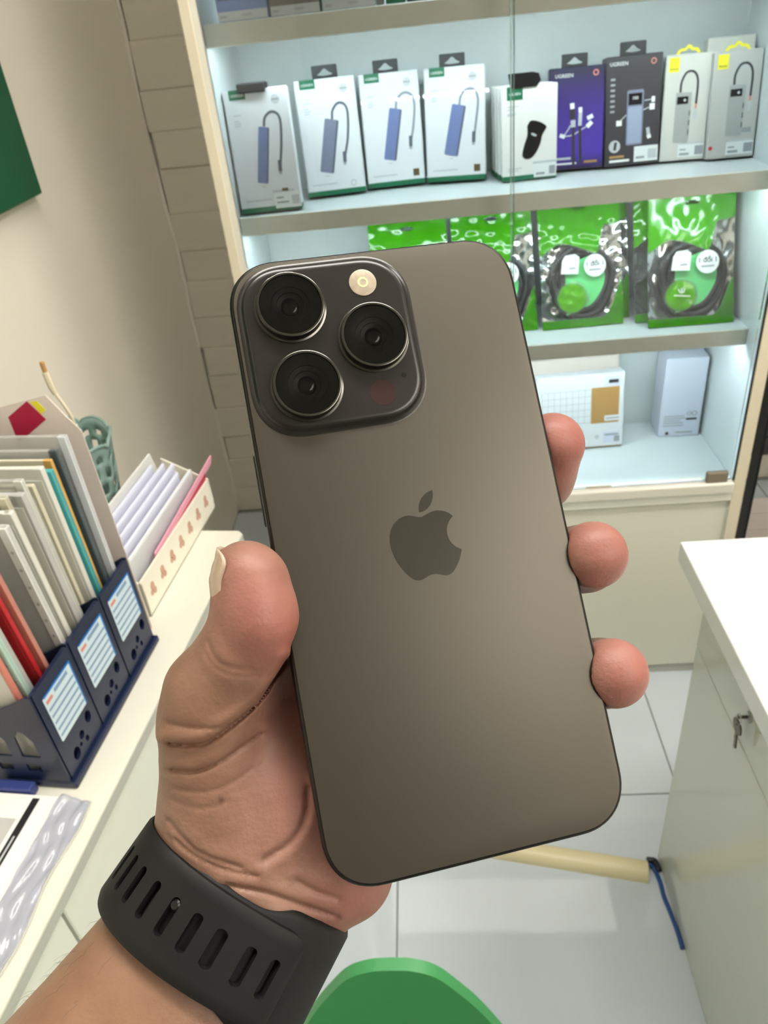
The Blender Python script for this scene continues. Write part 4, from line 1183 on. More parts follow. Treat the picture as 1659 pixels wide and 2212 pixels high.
# magazine, plastic film and small blue case at the near end
t = dplace('magazine', -0.003, -0.020)
tag(t, 'white magazine with a black stripe on the near end of the desk', 'magazine')
MB().rbox(-0.10, -0.40, 0, 0, 0, 0.009, 0.001, 1).build('pages', M['paper'], t)
mg = MB().box(-0.10, -0.40, 0.009, 0, 0, 0.0095).build('cover', M['white2'], t)
MB().box(-0.031, -0.36, 0.0095, -0.0225, -0.004, 0.0098).build('black_stripe', M['black'], mg)
MB().box(-0.0275, -0.20, 0.0098, -0.0255, -0.05, 0.0099).build('stripe_lettering', M['lgrey'], mg)
MB().box(-0.092, -0.36, 0.0095, -0.036, -0.03, 0.0098).build('cover_picture', M['papergr'], mg)
MB().box(-0.085, -0.16, 0.0098, -0.053, -0.052, 0.0100).build('cover_picture_red', M['salmon'], mg)
NI, NJ = 20, 70
vs, fs = [], []
rs = np.random.RandomState(4)
for j in range(NJ + 1):
    for i in range(NI + 1):
        u, v = i / NI, j / NJ
        x = 0.001 + 0.031 * u + 0.0025 * math.sin(v * 21) * u
        z = 0.0105 * (1 - u) ** 1.3 + 0.0012 + 0.0022 * abs(math.sin(u * 9 + 1.2 * math.sin(v * 25))) + 0.001 * math.sin(v * 60 + u * 7)
        vs.append((x, -0.40 * v, z))
for j in range(NJ):
    for i in range(NI):
        k = j * (NI + 1) + i
        fs.append((k, k + 1, k + NI + 2, k + NI + 1))
pf = dplace('plastic_film', -0.003, -0.018)
tag(pf, 'crumpled clear plastic film along the edge of the magazine', 'plastic film')
o = MB().add(vs, fs).build('film', mat('white_clear_film', '#b9bccb', 0.12, alpha=0.5, spec=0.8), pf, smooth=True)
so = o.modifiers.new('thickness', 'SOLIDIFY')
so.thickness = 0.0004
MB().tube([(0.033 + 0.0025 * math.sin(v * 21), -0.40 * v, 0.002) for v in np.linspace(0, 1, 50)], 0.0012, 6).build('film_hem', M['sleeve'], pf, smooth=True)
t = dplace('blue_case', -0.062, -0.0185)
tag(t, 'small blue case wedged between the magazine and the file organizer', 'case')
MB().rbox(-0.022, 0, 0, 0.022, 0.0135, 0.014, 0.002, 2).build('body', mat('indigo_plastic', '#33407c', 0.4), t)
MB().box(-0.022, -0.0003, 0.008, 0.022, 0.0, 0.0088).build('lid_seam', M['navy'], t)

# ================================================================== green chair in front of the photographer
ch = empty('chair', (-0.073, 0.20, 0))
tag(ch, 'green plastic chair whose rounded backrest shows at the bottom', 'chair')
half = [(0.0, 0.702), (0.020, 0.7005), (0.042, 0.690), (0.062, 0.664), (0.083, 0.630), (0.108, 0.578), (0.135, 0.520), (0.155, 0.46), (0.165, 0.40), (0.15, 0.375), (0.0, 0.37)]
hs = spline(half, 5)
right_ = hs[:-1]
loop_ = [(p[0], p[1]) for p in right_ if p[0] > 0.003] + [(0.0, 0.37)] + [(-p[0], p[1]) for p in right_[::-1] if p[0] > 0.003] + [(0.0, 0.7023)]
inn = [(x, z) for x in np.arange(-0.16, 0.161, 0.02) for z in np.arange(0.38, 0.69, 0.02)
       if abs(x) < float(np.interp(z, np.array([p[1] for p in half[:9]])[::-1], np.array([p[0] for p in half[:9]])[::-1])) - 0.006]
mb = MB().plate(loop_, (), 0.0, 0.012, FRONT, (0, 0.162, 0), inner=inn)
mb.v = [(x, y - 0.6 * x * x - 0.04 * (0.7 - z), z) for x, y, z in mb.v]
mb.build('backrest', M['chair'], ch, smooth=True, angle=50)
MB().rbox(-0.20, -0.26, 0.415, 0.20, 0.15, 0.44, 0.011, 3).build('seat', M['chair'], ch, smooth=True, angle=60)
for sx in (-1, 1):
    for (y0, y1) in ((-0.22, -0.25), (0.12, 0.15)):
        MB().tube([(sx * 0.165, y0, 0.416), (sx * 0.19, y1, 0.0)], 0.011, 10).build('leg', M['chairleg'], ch, smooth=True, angle=40)

# ================================================================== phone (local frame: x right, y up, z out of the back glass; metres)
PH = Matrix(((0.96663, -0.13226, 0.21957, -0.00396), (0.25276, 0.63331, -0.73143, 0.14495), (-0.04230, 0.76252, 0.64560, 1.34457), (0, 0, 0, 1)))
pm_ = PH.to_3x3()
# keep the rotation exactly orthonormal
cx_ = pm_.col[0].normalized()
cz_ = cx_.cross(pm_.col[1]).normalized()
cy_ = cz_.cross(cx_)
for i in range(3):
    PH[i][0], PH[i][1], PH[i][2] = cx_[i], cy_[i], cz_[i]

M['ti'] = mat('black_titanium', '#2a2826', 0.3, metal=0.85)
M['tiedge'] = mat('dark_frame_edge', '#121211', 0.35, metal=0.5)
M['pglass'] = mat('frosted_dark_glass', '#555149', 0.41, metal=0.85, spec=0.5)
M['plateg'] = mat('camera_plate_glass', '#262421', 0.25, metal=0.2, spec=0.5)
M['logo'] = mat('polished_logo', '#54524c', 0.16, metal=0.8)
M['lensring'] = mat('lens_ring_metal', '#5a5853', 0.18, metal=0.95)
M['lensin'] = mat('lens_barrel', '#0b0b0b', 0.35)
M['lensdome'] = mat('lens_element', '#050507', 0.03, spec=0.9)
M['lensglass'] = arch_glass('lens_cover_glass', (0.42, 0.41, 0.40))
M['flash'] = mat('flash_lens', '#a99d8a', 0.3, spec=0.4, noise=0.35, nscale=700)
M['flashc'] = mat('flash_core', '#d8cda0', 0.3)
M['lidar'] = mat('lidar_window', '#32201f', 0.2, spec=0.5)
mm = 0.001


def loft(mb, rings, cap0=True, cap1=True):
    n = len(rings[0])
    k = len(mb.v)
    fs = []
    for i in range(len(rings) - 1):
        for j in range(n):
            l = (j + 1) % n
            fs.append((i * n + j, i * n + l, (i + 1) * n + l, (i + 1) * n + j))
    if cap0: fs.append(tuple(range(n))[::-1])
    if cap1: fs.append(tuple((len(rings) - 1) * n + j for j in range(n)))
    return mb.add([p for r in rings for p in r], fs)


def squircle(cx, cy, w, h, r, ins, z, n=14):
    """rounded rectangle ring, inset by ins, slightly continuous corners"""
    pts = []
    w2, h2, r = w / 2 - ins, h / 2 - ins, max(r - ins, 0.5)
    for sx, sy, a0 in ((1, 1, 0), (-1, 1, 90), (-1, -1, 180), (1, -1, 270)):
        for k in range(n + 1):
            a = math.radians(a0 + 90 * k / n)
            c, s = math.cos(a), math.sin(a)
            e = 2 / 2.25
            x = math.copysign(abs(c) ** e, c)
            y = math.copysign(abs(s) ** e, s)
            pts.append(((cx + sx * (w2 - r) + r * x) * mm, (cy + sy * (h2 - r) + r * y) * mm, z * mm))
    return pts


PW, PHH, PR = 71.5, 146.7, 12.5
ph = empty('smartphone')
ph.matrix_world = PH
tag(ph, 'dark titanium smartphone held back side out in the hand', 'smartphone')
sq = lambda ins, z: squircle(0, 0, PW, PHH, PR, ins, z)
loft(MB(), [sq(1.6, -8.25), sq(0.5, -7.9), sq(0.05, -7.2), sq(0, -6.5), sq(0, -1.6), sq(0.08, -1.0), sq(0.32, -0.45), sq(0.75, -0.12), sq(0.95, -0.10), sq(0.95, -0.35)], True, True).build('frame', M['ti'], ph, smooth=True, angle=40)
loft(MB(), [sq(0.97, -0.34), sq(0.97, -0.10), sq(1.05, -0.03), sq(1.25, 0.0)], True, True).build('back_glass', M['pglass'], ph, smooth=True, angle=25)
for y0, y1, x in ((9.8, 27.2, -1), (40, 47, 1), (22, 32, 1), (8, 18, 1)):
    MB().rbox((x * 35.6 - 0.55) * mm, y0 * mm, -5.3 * mm, (x * 35.6 + 0.55) * mm, y1 * mm, -2.9 * mm, 0.5 * mm, 2).build('side_button', M['ti'], ph, smooth=True, angle=50)
loft(MB(), [sq(1.75, -8.24), sq(1.9, -8.32)], True, True).build('screen', M['blackg'], ph)
cs = lambda ins, z: squircle(-13.0, 50.4, 39.6, 40.0, 10.8, ins, z)
plate = loft(MB(), [cs(-1.4, 0.0), cs(-0.9, 0.10), cs(-0.35, 0.45), cs(0.0, 1.0), cs(0.25, 1.35), cs(0.75, 1.58), cs(1.4, 1.62)], True, True).build('camera_plate', M['plateg'], ph, smooth=True, angle=25)
for cx, cy in ((-21.6, 60.0), (-3.2, 50.1), (-21.0, 40.5)):
    c = (cx * mm, cy * mm, 0)
    P = lambda L_: [(r * mm, z * mm) for r, z in L_]
    lr = MB().lathe(P([(8.65, 1.55), (8.6, 1.9), (8.15, 2.05), (8.1, 3.9), (7.95, 4.25), (7.7, 4.35), (7.35, 4.3), (7.25, 4.05), (7.25, 3.6)]), 56, c, cap=False).build('camera_lens', M['lensring'], plate, smooth=True, angle=45)
    MB().lathe(P([(7.24, 3.75), (6.3, 3.7), (4.6, 3.45), (4.5, 3.2), (3.4, 3.0), (3.3, 2.6), (2.3, 2.4), (2.2, 1.9)]), 48, c, cap=False).build('lens_barrel', M['lensin'], lr, smooth=True, angle=30)
    MB().lathe(P([(2.25, 1.8), (2.0, 2.15), (1.4, 2.4), (0.7, 2.52), (0.01, 2.55)]), 32, c, cap=False).build('lens_element', M['lensdome'], lr, smooth=True)
    MB().lathe(P([(7.26, 4.02), (7.2, 4.12), (0.01, 4.12)]), 48, c, cap=False).build('lens_glass', M['lensglass'], lr, smooth=True, angle=30)
c = (-3.2 * mm, 64.2 * mm, 0)
fo = MB().lathe([(3.35 * mm, 1.55 * mm), (3.35 * mm, 1.78 * mm), (3.0 * mm, 1.9 * mm), (0.01 * mm, 1.95 * mm)], 36, c, cap=False).build('flash', M['flash'], plate, smooth=True, angle=40)
MB().plate(circ(0, 0, 1.35, 20), [circ(0, 0, 0.8, 14)], 1.93 * mm, 1.99 * mm, ((mm, 0, 0), (0, mm, 0), (0, 0, 1)), c).build('flash_core', M['flashc'], fo)
c = (-3.4 * mm, 36.5 * mm, 0)
MB().lathe([(3.25 * mm, 1.55 * mm), (3.2 * mm, 1.66 * mm), (0.01 * mm, 1.66 * mm)], 36, c, cap=False).build('depth_sensor', M['lidar'], plate)
MB().lathe([(0.6 * mm, 1.55 * mm), (0.6 * mm, 1.65 * mm), (0.01 * mm, 1.66 * mm)], 16, (2.4 * mm, 40.0 * mm, 0), cap=False).build('microphone', M['lensdome'], plate)


def svg_poly(path, n=7):
    """relative-curve svg path to polygons"""
    import re
    tok = re.findall(r'[MmCczlLZ]|-?\d*\.\d+|-?\d+', path)
    out, cur, i, cmd = [], None, 0, None
    pos = (0.0, 0.0)
    while i < len(tok):
        if tok[i].isalpha():
            cmd = tok[i]
            i += 1
            if cmd in 'zZ':
                out.append(cur)
                cur = None
                continue
        if cmd == 'M':
            pos = (float(tok[i]), float(tok[i + 1]))
            cur = [pos]
            i += 2
        elif cmd == 'c':
            a = [float(q) for q in tok[i:i + 6]]
            i += 6
            p0 = pos
            p1, p2, p3 = (p0[0] + a[0], p0[1] + a[1]), (p0[0] + a[2], p0[1] + a[3]), (p0[0] + a[4], p0[1] + a[5])
            for k in range(1, n + 1):
                t = k / n
                cur.append(tuple((1 - t) ** 3 * p0[d] + 3 * (1 - t) ** 2 * t * p1[d] + 3 * (1 - t) * t * t * p2[d] + t ** 3 * p3[d] for d in (0, 1)))
            pos = p3
    if cur:
        out.append(cur)
    return out


LOGO = ("M12.152 6.896c-.948 0-2.415-1.078-3.96-1.04-2.04.027-3.91 1.183-4.961 3.014-2.117 3.675-.546 9.103 1.519 12.09 1.013 1.454 2.208 3.09 3.792 3.039 "
        "1.52-.065 2.09-.987 3.935-.987 1.831 0 2.35.987 3.96.948 1.637-.026 2.676-1.48 3.676-2.948 1.156-1.688 1.636-3.325 1.662-3.415-.039-.013-3.182-1.221-3.22-4.857"
        "-.026-3.04 2.48-4.494 2.597-4.559-1.429-2.09-3.623-2.324-4.39-2.376-2-.156-3.675 1.09-4.61 1.09z"
        "M15.53 3.83c.843-1.012 1.4-2.427 1.245-3.83-1.207.052-2.662.805-3.532 1.818-.78.896-1.454 2.338-1.273 3.714 1.338.104 2.715-.688 3.559-1.701z")
mb = MB()
sc_ = 20.5 / 24.0
for poly in svg_poly(LOGO):
    pts = []
    for p in poly:
        q = ((p[0] - 11.98) * sc_, (12.0 - p[1]) * sc_ + 1.3)
        if not pts or math.hypot(q[0] - pts[-1][0], q[1] - pts[-1][1]) > 0.02:
            pts.append(q)
    if math.hypot(pts[0][0] - pts[-1][0], pts[0][1] - pts[-1][1]) < 0.05:
        pts.pop()
    mb.plate(pts, (), 0.0, 0.03 * mm, ((mm, 0, 0), (0, mm, 0), (0, 0, 1)))
lg = mb.build('logo', M['logo'], ph)
lg['label'] = 'polished apple-shaped logo with a bite and a leaf'

# ================================================================== hand and forearm: one continuous skin from a signed distance field (millimetres, phone frame)
THUMB = [((-40.9, -2.5, 0.0), 8.4), ((-41.4, -10.0, -1.5), 8.9), ((-46.6, -17.8, -6.0), 9.3), ((-54.6, -25.5, -11.0), 10.4), ((-57.0, -32.4, -15.0), 10.9), ((-56.6, -43.2, -20.0), 13.0), ((-56.6, -54.4, -25.0), 16.2), ((-53.7, -64.0, -27.0), 17.0)]
INDEX = [((-6, 5, -28), 11.0), ((22, 9, -30), 9.4), ((37.5, 13.0, -17.5), 8.6), ((40.0, 19.3, -9.5), 8.3)]
MIDDLE = [((0, -10, -29), 11.0), ((36, -10, -31), 9.8), ((45.2, -11.0, -17.0), 7.9), ((41.4, -10.6, -2.5), 8.3)]
RING = [((0, -28, -30), 10.6), ((33, -40, -31), 9.0), ((43.0, -41.0, -17.5), 7.9), ((40.2, -39.5, -3.5), 8.4)]
LITTLE = [((-4, -46, -30), 9.6), ((22, -52, -33), 8.2), ((32, -50, -26), 7.4), ((30, -47, -17), 6.8)]
HEEL = [((-31.1, -75.5, -24.0), 12.3), ((-23.9, -56.8, -29.0), 13.5)]
WRIST = [((-53.4, -72.5, -27.0), 25.0, 17.0), ((-60.3, -80.8, -27.0), 25.5, 17.5), ((-66.6, -87.9, -27.0), 25.8, 18.5), ((-83.1, -104.9, -26.0), 29.5, 23.5), ((-98.2, -121.0, -24.0), 34.0, 28.0), ((-114.0, -138.0, -22.0), 37.0, 32.0), ((-140.0, -166.0, -18.0), 40.0, 36.0)]
E1 = np.array([0.7345, -0.6786, 0.0])
E3 = np.array([-0.6786, -0.7345, 0.0])
E2 = np.array([0.0, 0.0, 1.0])
CREASE = [  # polyline in x, y; depth, width, lip above (mm)
    ([(-65.5, -34.5), (-60.5, -35.4), (-56.7, -35.5), (-51.1, -33.2), (-44.2, -29.4), (-40.4, -25.6), (-36.4, -21.7)], 1.5, 0.45, 0.9),
    ([(-65.9, -40.6), (-60.7, -41.6), (-55.4, -40.8), (-50.1, -38.8), (-45.3, -37.0)], 0.95, 0.42, 0.6),
    ([(-64.8, -29.7), (-57.3, -32.1), (-50.5, -32.7), (-46.0, -30.6)], 0.45, 0.45, 0.2),
    ([(-52.5, -13.8), (-51.6, -17.4), (-49.3, -19.6), (-44.0, -21.5)], 0.40, 0.45, 0.15),
    ([(-53.5, -16.2), (-51.9, -19.4), (-48.0, -21.9), (-43.0, -23.0)], 0.25, 0.4, 0.1),
    ([(-36.5, -51.7), (-37.3, -55.7), (-39.3, -59.5), (-42.7, -62.4), (-48.7, -64.6)], 0.9, 0.9, 0.35),
    ([(-69.0, -52.2), (-66.4, -55.6), (-62.8, -59.8), (-54.2, -64.8)], 0.5, 0.5, 0.2),
    ([(-68.0, -56.6), (-64.0, -60.5), (-58.0, -64.5), (-51.0, -67.6)], 0.45, 0.45, 0.2),
    ([(-42.7, -71.1), (-38.8, -74.6), (-33.8, -77.6)], 0.6, 0.6, 0.2),
    ([(-58.0, -68.0), (-50.0, -71.5), (-43.0, -76.5), (-35.0, -82.0)], 0.7, 0.6, 0.3),
    ([(-66.5, -44.8), (-60.0, -46.4), (-53.5, -46.0), (-48.0, -44.0)], 0.28, 0.4, 0.1),
    ([(-67.0, -47.6), (-61.0, -50.0), (-55.0, -50.0)], 0.22, 0.4, 0.1),
]


def sd_cone(p, a, ra, b, rb):
    a, b = np.array(a, np.float32), np.array(b, np.float32)
    ba = b - a
    h = np.clip(((p - a) @ ba) / (ba @ ba), 0, 1)
    q = p - a - h[:, None] * ba
    return np.sqrt((q * q).sum(1)) - (ra + (rb - ra) * h)


def sd_ell(p, c, r, ax=None):
    q = p - np.array(c, np.float32)
    if ax is not None:
        q = q @ np.array(ax, np.float32).T
    r = np.array(r, np.float32)
    k0 = np.sqrt(((q / r) ** 2).sum(1))
    k1 = np.sqrt(((q / (r * r)) ** 2).sum(1)) + 1e-6
    return k0 * (k0 - 1) / k1


def smin(a, b, k):
    h = np.clip(0.5 + 0.5 * (b - a) / k, 0, 1)
    return b + (a - b) * h - k * h * (1 - h)


def sd_wrist(p):
    best = None
    e1, e2, e3 = (E.astype(np.float32) for E in (E1, E2, E3))
    cs_ = np.array([w_[0] for w_ in WRIST], np.float32)
    s = (p - cs_[1]) @ e3
    ss = (cs_ - cs_[1]) @ e3
    cx = np.stack([np.interp(s, ss, cs_[:, i]) for i in range(3)], 1)
    a = np.interp(s, ss, [w_[1] for w_ in WRIST])
    b = np.interp(s, ss, [w_[2] for w_ in WRIST])
    q = p - cx
    q1, q2 = q @ e1, q @ e2
    over = np.maximum(np.maximum(ss[0] - s, s - ss[-1]), 0)
    n = 2.25
    k = ((np.abs(q1) / a) ** n + (np.abs(q2) / b) ** n) ** (1 / n)
    d = (k - 1) * np.minimum(a, b) * 1.12
    return np.where(over > 0, np.sqrt(np.maximum(d, 0) ** 2 + over ** 2) + np.minimum(d, 0), d)


def chain(p, ch, k=3.0):
    d = None
    for (a, ra), (b, rb) in zip(ch[:-1], ch[1:]):
        e = sd_cone(p, a, ra, b, rb)
        d = e if d is None else smin(d, e, k)
    return d


def hand_sdf(p):
    p = p.astype(np.float32)
    d = sd_wrist(p).astype(np.float32)
    # palm
    wp = (-48.0, -70.0, -29.0)
    for m_ in (INDEX, MIDDLE, RING, LITTLE):
        d = smin(d, sd_cone(p, wp, 14.0, m_[0][0], m_[0][1] + 1.0), 9.0)
    d = smin(d, sd_ell(p, (-45.0, -50.5, -25.5), (18.5, 25.0, 15.5)), 8.0)
    d = smin(d, chain(p, HEEL, 4), 7.0)
    d = smin(d, sd_cone(p, (-53.0, -30.0, -17.0), 9.0, (-8, -2, -28), 9.0), 6.0)
    th = chain(p, THUMB, 4.0)
    th = smin(th, sd_cone(p, (-42.4, -0.2, -1.2), 7.6, (-43.2, -11.0, -3.0), 8.2), 2.0)   # flesh under the nail
    th = smin(th, sd_ell(p, (-41.0, -9.5, 1.0), (7.3, 11.0, 7.6)), 2.5)          # pad of the thumb
    d = smin(d, th, 4.5)
    for f_ in (INDEX, MIDDLE, RING, LITTLE):
        d = smin(d, chain(p, f_, 5.0), 3.0)
    # skin folds
    near = np.nonzero((np.abs(d) < 3.5) & (p[:, 2] > -26))[0]
    for pts, dep, wid, lip in CREASE:
        dm = sg = None
        P_ = spline(pts, 3)
        bx = np.array(P_)
        sel = near[((p[near, :2] > bx.min(0) - 6) & (p[near, :2] < bx.max(0) + 6)).all(1)]
        if not len(sel):
            continue
        ps = p[sel]
        for a, b in zip(P_[:-1], P_[1:]):
            a, b = np.array(a, np.float32), np.array(b, np.float32)
            ba = b - a
            h = np.clip(((ps[:, :2] - a) @ ba) / (ba @ ba), 0, 1)
            q = ps[:, :2] - a - h[:, None] * ba
            e = (q * q).sum(1)
            side = np.sign(ba[0] * q[:, 1] - ba[1] * q[:, 0])
            if dm is None:
                dm, sg = e, side
            else:
                sg = np.where(e < dm, side, sg)
                dm = np.minimum(dm, e)
        fz = np.clip((ps[:, 2] + 26) / 6, 0, 1)
        rd = np.sqrt(dm)
        d[sel] += fz * (dep * np.exp(-dm / (wid * wid)) - lip * np.exp(-((rd * sg - 1.8) / 1.7) ** 2) - 0.25 * lip * np.exp(-((rd * sg + 1.8) / 1.7) ** 2))
    # flesh yields to the phone
    q = np.abs(p - np.array((0, 0, -4.1), np.float32)) - np.array((35.75 - 2.5, 73.35 - 2.5, 4.15 - 2.5), np.float32)
    pb = np.sqrt((np.maximum(q, 0) ** 2).sum(1)) + np.minimum(q.max(1), 0) - 2.55
    d = -smin(-d, pb, 0.8)
    return d


def surface_nets(f, lo, hi, h, blk=4):
    """sparse naive surface nets of f on a grid of pitch h (mm)"""
    lo, hi = np.array(lo, float), np.array(hi, float)
    nb = np.ceil((hi - lo) / (h * blk)).astype(int)
    n = nb * blk
    g = np.stack(np.meshgrid(*[np.arange(k) + 0.5 for k in nb], indexing='ij'), -1).reshape(-1, 3)
    dc = f(lo + g * h * blk)
    act = np.abs(dc) < h * blk * 1.5 + 0.8
    D = np.where(dc < 0, np.float32(-9), np.float32(9)).reshape(nb)
    D = np.repeat(np.repeat(np.repeat(D, blk, 0), blk, 1), blk, 2)
    ii = np.stack(np.nonzero(act.reshape(nb)), -1)
    off = np.stack(np.meshgrid(*[np.arange(blk)] * 3, indexing='ij'), -1).reshape(-1, 3)
    idx = (ii[:, None] * blk + off[None]).reshape(-1, 3)
    vals = np.concatenate([f(lo + c_ * h) for c_ in np.array_split(idx, max(1, len(idx) // 400000))])
    D[idx[:, 0], idx[:, 1], idx[:, 2]] = vals
    S = D < 0
    c = [S[a:n[0] - 1 + a, b:n[1] - 1 + b, c_:n[2] - 1 + c_] for a in (0, 1) for b in (0, 1) for c_ in (0, 1)]
    cnt = sum(x.astype(np.uint8) for x in c)
    mixed = (cnt > 0) & (cnt < 8)
    cells = np.stack(np.nonzero(mixed), -1)
    vid = -np.ones(mixed.shape, np.int64)
    vid[tuple(cells.T)] = np.arange(len(cells))
    acc = np.zeros((len(cells), 3))
    num = np.zeros(len(cells))
    corners = [(a, b, c_) for a in (0, 1) for b in (0, 1) for c_ in (0, 1)]
    for i_, A in enumerate(corners):
        for B in corners[i_ + 1:]:
            if sum(abs(x - y) for x, y in zip(A, B)) != 1:
                continue
            va = D[tuple((cells + A).T)]
            vb = D[tuple((cells + B).T)]
            m_ = (va < 0) != (vb < 0)
            t = np.where(m_, va / np.where(m_, va - vb, 1), 0)
            acc += np.where(m_[:, None], np.array(A) + t[:, None] * (np.array(B) - np.array(A)), 0)
            num += m_
    verts = lo + (cells + acc / num[:, None]) * h
    faces = []
    for ax in range(3):
        o1, o2 = [(1, 2), (2, 0), (0, 1)][ax]
        sl0 = [slice(1, n[k] - 1) for k in range(3)]
        sl0[ax] = slice(0, n[ax] - 1)
        sl1 = list(sl0)
        sl1[ax] = slice(1, n[ax])
        a, b = S[tuple(sl0)], S[tuple(sl1)]
        e = np.stack(np.nonzero(a != b), -1)
        base = e + np.array([s_.start for s_ in sl0])
        flip = a[tuple(e.T)]
        q = []
        for d1, d2 in ((-1, -1), (0, -1), (0, 0), (-1, 0)):
            c_ = base.copy()
            c_[:, o1] += d1
            c_[:, o2] += d2
            q.append(vid[tuple(c_.T)])
        q = np.stack(q, 1)
        q[~flip] = q[~flip][:, ::-1]
        faces.append(q)
    return verts, np.concatenate(faces)


VOX = 0.5
hv, hf = surface_nets(hand_sdf, (-176, -202, -66), (58, 36, 22), VOX)
person = empty('person')
person.matrix_world = PH
tag(person, 'person, only the left hand and forearm in view, gripping the phone', 'person')
me = bpy.data.meshes.new('hand')
me.vertices.add(len(hv))
me.vertices.foreach_set('co', (hv * mm).astype(np.float32).ravel())
me.loops.add(len(hf) * 4)
me.loops.foreach_set('vertex_index', hf.astype(np.int32).ravel())
me.polygons.add(len(hf))
me.polygons.foreach_set('loop_start', np.arange(len(hf), dtype=np.int32) * 4)
me.polygons.foreach_set('loop_total', np.full(len(hf), 4, np.int32))
me.polygons.foreach_set('use_smooth', np.ones(len(hf), bool))
me.update(calc_edges=True)
me.validate()
hand = bpy.data.objects.new('hand', me)
COL.objects.link(hand)
hand.parent = person
sm = hand.modifiers.new('soften', 'SMOOTH')
sm.factor = 0.5
sm.iterations = 2
# skin tones
base = np.array(srgb('#866756')[:3])
pinky = np.array(srgb('#96655b')[:3])
redd = np.array(srgb('#9a574f')[:3])
back = np.array(srgb('#7a5943')[:3])
s_arm = (hv - np.array(WRIST[1][0])) @ E3
wp_ = np.zeros(len(hv))
for c, r in (((-41, -6, 5), 12), ((41, 18, -5), 14), ((43, -11, 0), 14), ((42, -40, 0), 14), ((-30, -50, -12), 20), ((-30, -78, -18), 13), ((-38, -35, -10), 10)):
    wp_ = np.maximum(wp_, np.exp(-((hv - np.array(c)) ** 2).sum(1) / (r * r)))
wr_ = np.zeros(len(hv))
for c, r in (((-37.5, -15, 2), 7.5), ((44, 20, -8), 8), ((46, -12, -2), 7), ((45, -41, -2), 7)):
    wr_ = np.maximum(wr_, np.exp(-((hv - np.array(c)) ** 2).sum(1) / (r * r)))
colv = base[None] * (1 - wp_[:, None]) + pinky[None] * wp_[:, None]
colv = colv * (1 - 0.75 * wr_[:, None]) + redd[None] * 0.75 * wr_[:, None]
wb = np.clip(np.exp(-((hv - np.array((-60, -30, -12))) ** 2).sum(1) / 260.0), 0, 1)
colv = colv * (1 - 0.7 * wb[:, None]) + back[None] * 0.7 * wb[:, None]
arm = np.clip((s_arm - 6) / 14, 0, 1)
fore = np.array(srgb('#84644e')[:3])
colv = colv * (1 - arm[:, None]) + fore[None] * arm[:, None]
mole = np.exp(-(((hv - np.array((-56.0, -49.0, -8.0))) * np.array((1, 1, 0.25))) ** 2).sum(1) / 0.5)
colv = colv * (1 - 0.7 * mole[:, None])
set_attr(hand, 'Col', colv)
M['skin'] = attr_mat('skin', 0.48, spec=0.35, bump=0.0, sss=0.12)
nt = M['skin'].node_tree
tc = nt.nodes.new('ShaderNodeTexCoord')
n1 = nt.nodes.new('ShaderNodeTexNoise')
n1.inputs['Scale'].default_value = 900
n1.inputs['Detail'].default_value = 3
n2 = nt.nodes.new('ShaderNodeTexNoise')
n2.inputs['Scale'].default_value = 240
mp = nt.nodes.new('ShaderNodeMapping')
mp.inputs['Rotation'].default_value = (0, 0, math.radians(-25))
mp.inputs['Scale'].default_value = (0.35, 1.6, 0.7)
nt.links.new(tc.outputs['Object'], mp.inputs[0])
nt.links.new(tc.outputs['Object'], n1.inputs[0])
nt.links.new(mp.outputs[0], n2.inputs[0])
ad = nt.nodes.new('ShaderNodeMath')
ad.operation = 'ADD'
nt.links.new(n1.outputs[0], ad.inputs[0])
nt.links.new(n2.outputs[0], ad.inputs[1])
bp = nt.nodes.new('ShaderNodeBump')
bp.inputs['Strength'].default_value = 0.22
bp.inputs['Distance'].default_value = 0.0006
nt.links.new(ad.outputs[0], bp.inputs['Height'])
nt.links.new(bp.outputs[0], nt.nodes['Principled BSDF'].inputs['Normal'])
n3 = nt.nodes.new('ShaderNodeTexNoise')
n3.inputs['Scale'].default_value = 130
n3.inputs['Detail'].default_value = 5
nt.links.new(tc.outputs['Object'], n3.inputs[0])
cr = nt.nodes.new('ShaderNodeValToRGB')
cr.color_ramp.elements[0].position = 0.3
cr.color_ramp.elements[0].color = (0.80, 0.72, 0.70, 1)
cr.color_ramp.elements[1].position = 0.7
cr.color_ramp.elements[1].color = (1.1, 1.08, 1.06, 1)
nt.links.new(n3.outputs[0], cr.inputs[0])
mxs = nt.nodes.new('ShaderNodeMix')
mxs.data_type = 'RGBA'
mxs.blend_type = 'MULTIPLY'
mxs.inputs[0].default_value = 0.55
b_ = nt.nodes['Principled BSDF']
src_ = b_.inputs['Base Color'].links[0].from_socket
nt.links.new(src_, mxs.inputs[6])
nt.links.new(cr.outputs[0], mxs.inputs[7])
nt.links.new(mxs.outputs[2], b_.inputs['Base Color'])
me.materials.append(M['skin'])

# sparse fine hair on the outer side of the forearm
mb = MB()
rs = np.random.RandomState(12)
cand = np.nonzero((s_arm > 13) & (s_arm < 60) & (hv[:, 2] > -40) & (((hv - np.array(WRIST[1][0])) @ E1) < -18))[0]
for k in rs.choice(cand, 60, replace=False):
    p0_ = hv[k]
    out_ = (p0_ - np.array(WRIST[1][0])) - E3 * s_arm[k]
    out_ /= np.linalg.norm(out_)
    dr_ = E3 * rs.uniform(0.7, 1.0) + out_ * rs.uniform(0.25, 0.6) + rs.normal(0, 0.2, 3)
    L_ = rs.uniform(2.5, 5.5)
    mb.tube([tuple((p0_ - 0.2 * out_) * mm), tuple((p0_ + dr_ * L_ * 0.5 + out_ * 0.3) * mm), tuple((p0_ + dr_ * L_ - out_ * 0.5) * mm)], [0.000028, 0.000024, 0.000008], 3)
hr = mb.build('arm_hair', mat('dark_hair', '#2a211b', 0.5), person)
hr['kind'] = 'stuff'

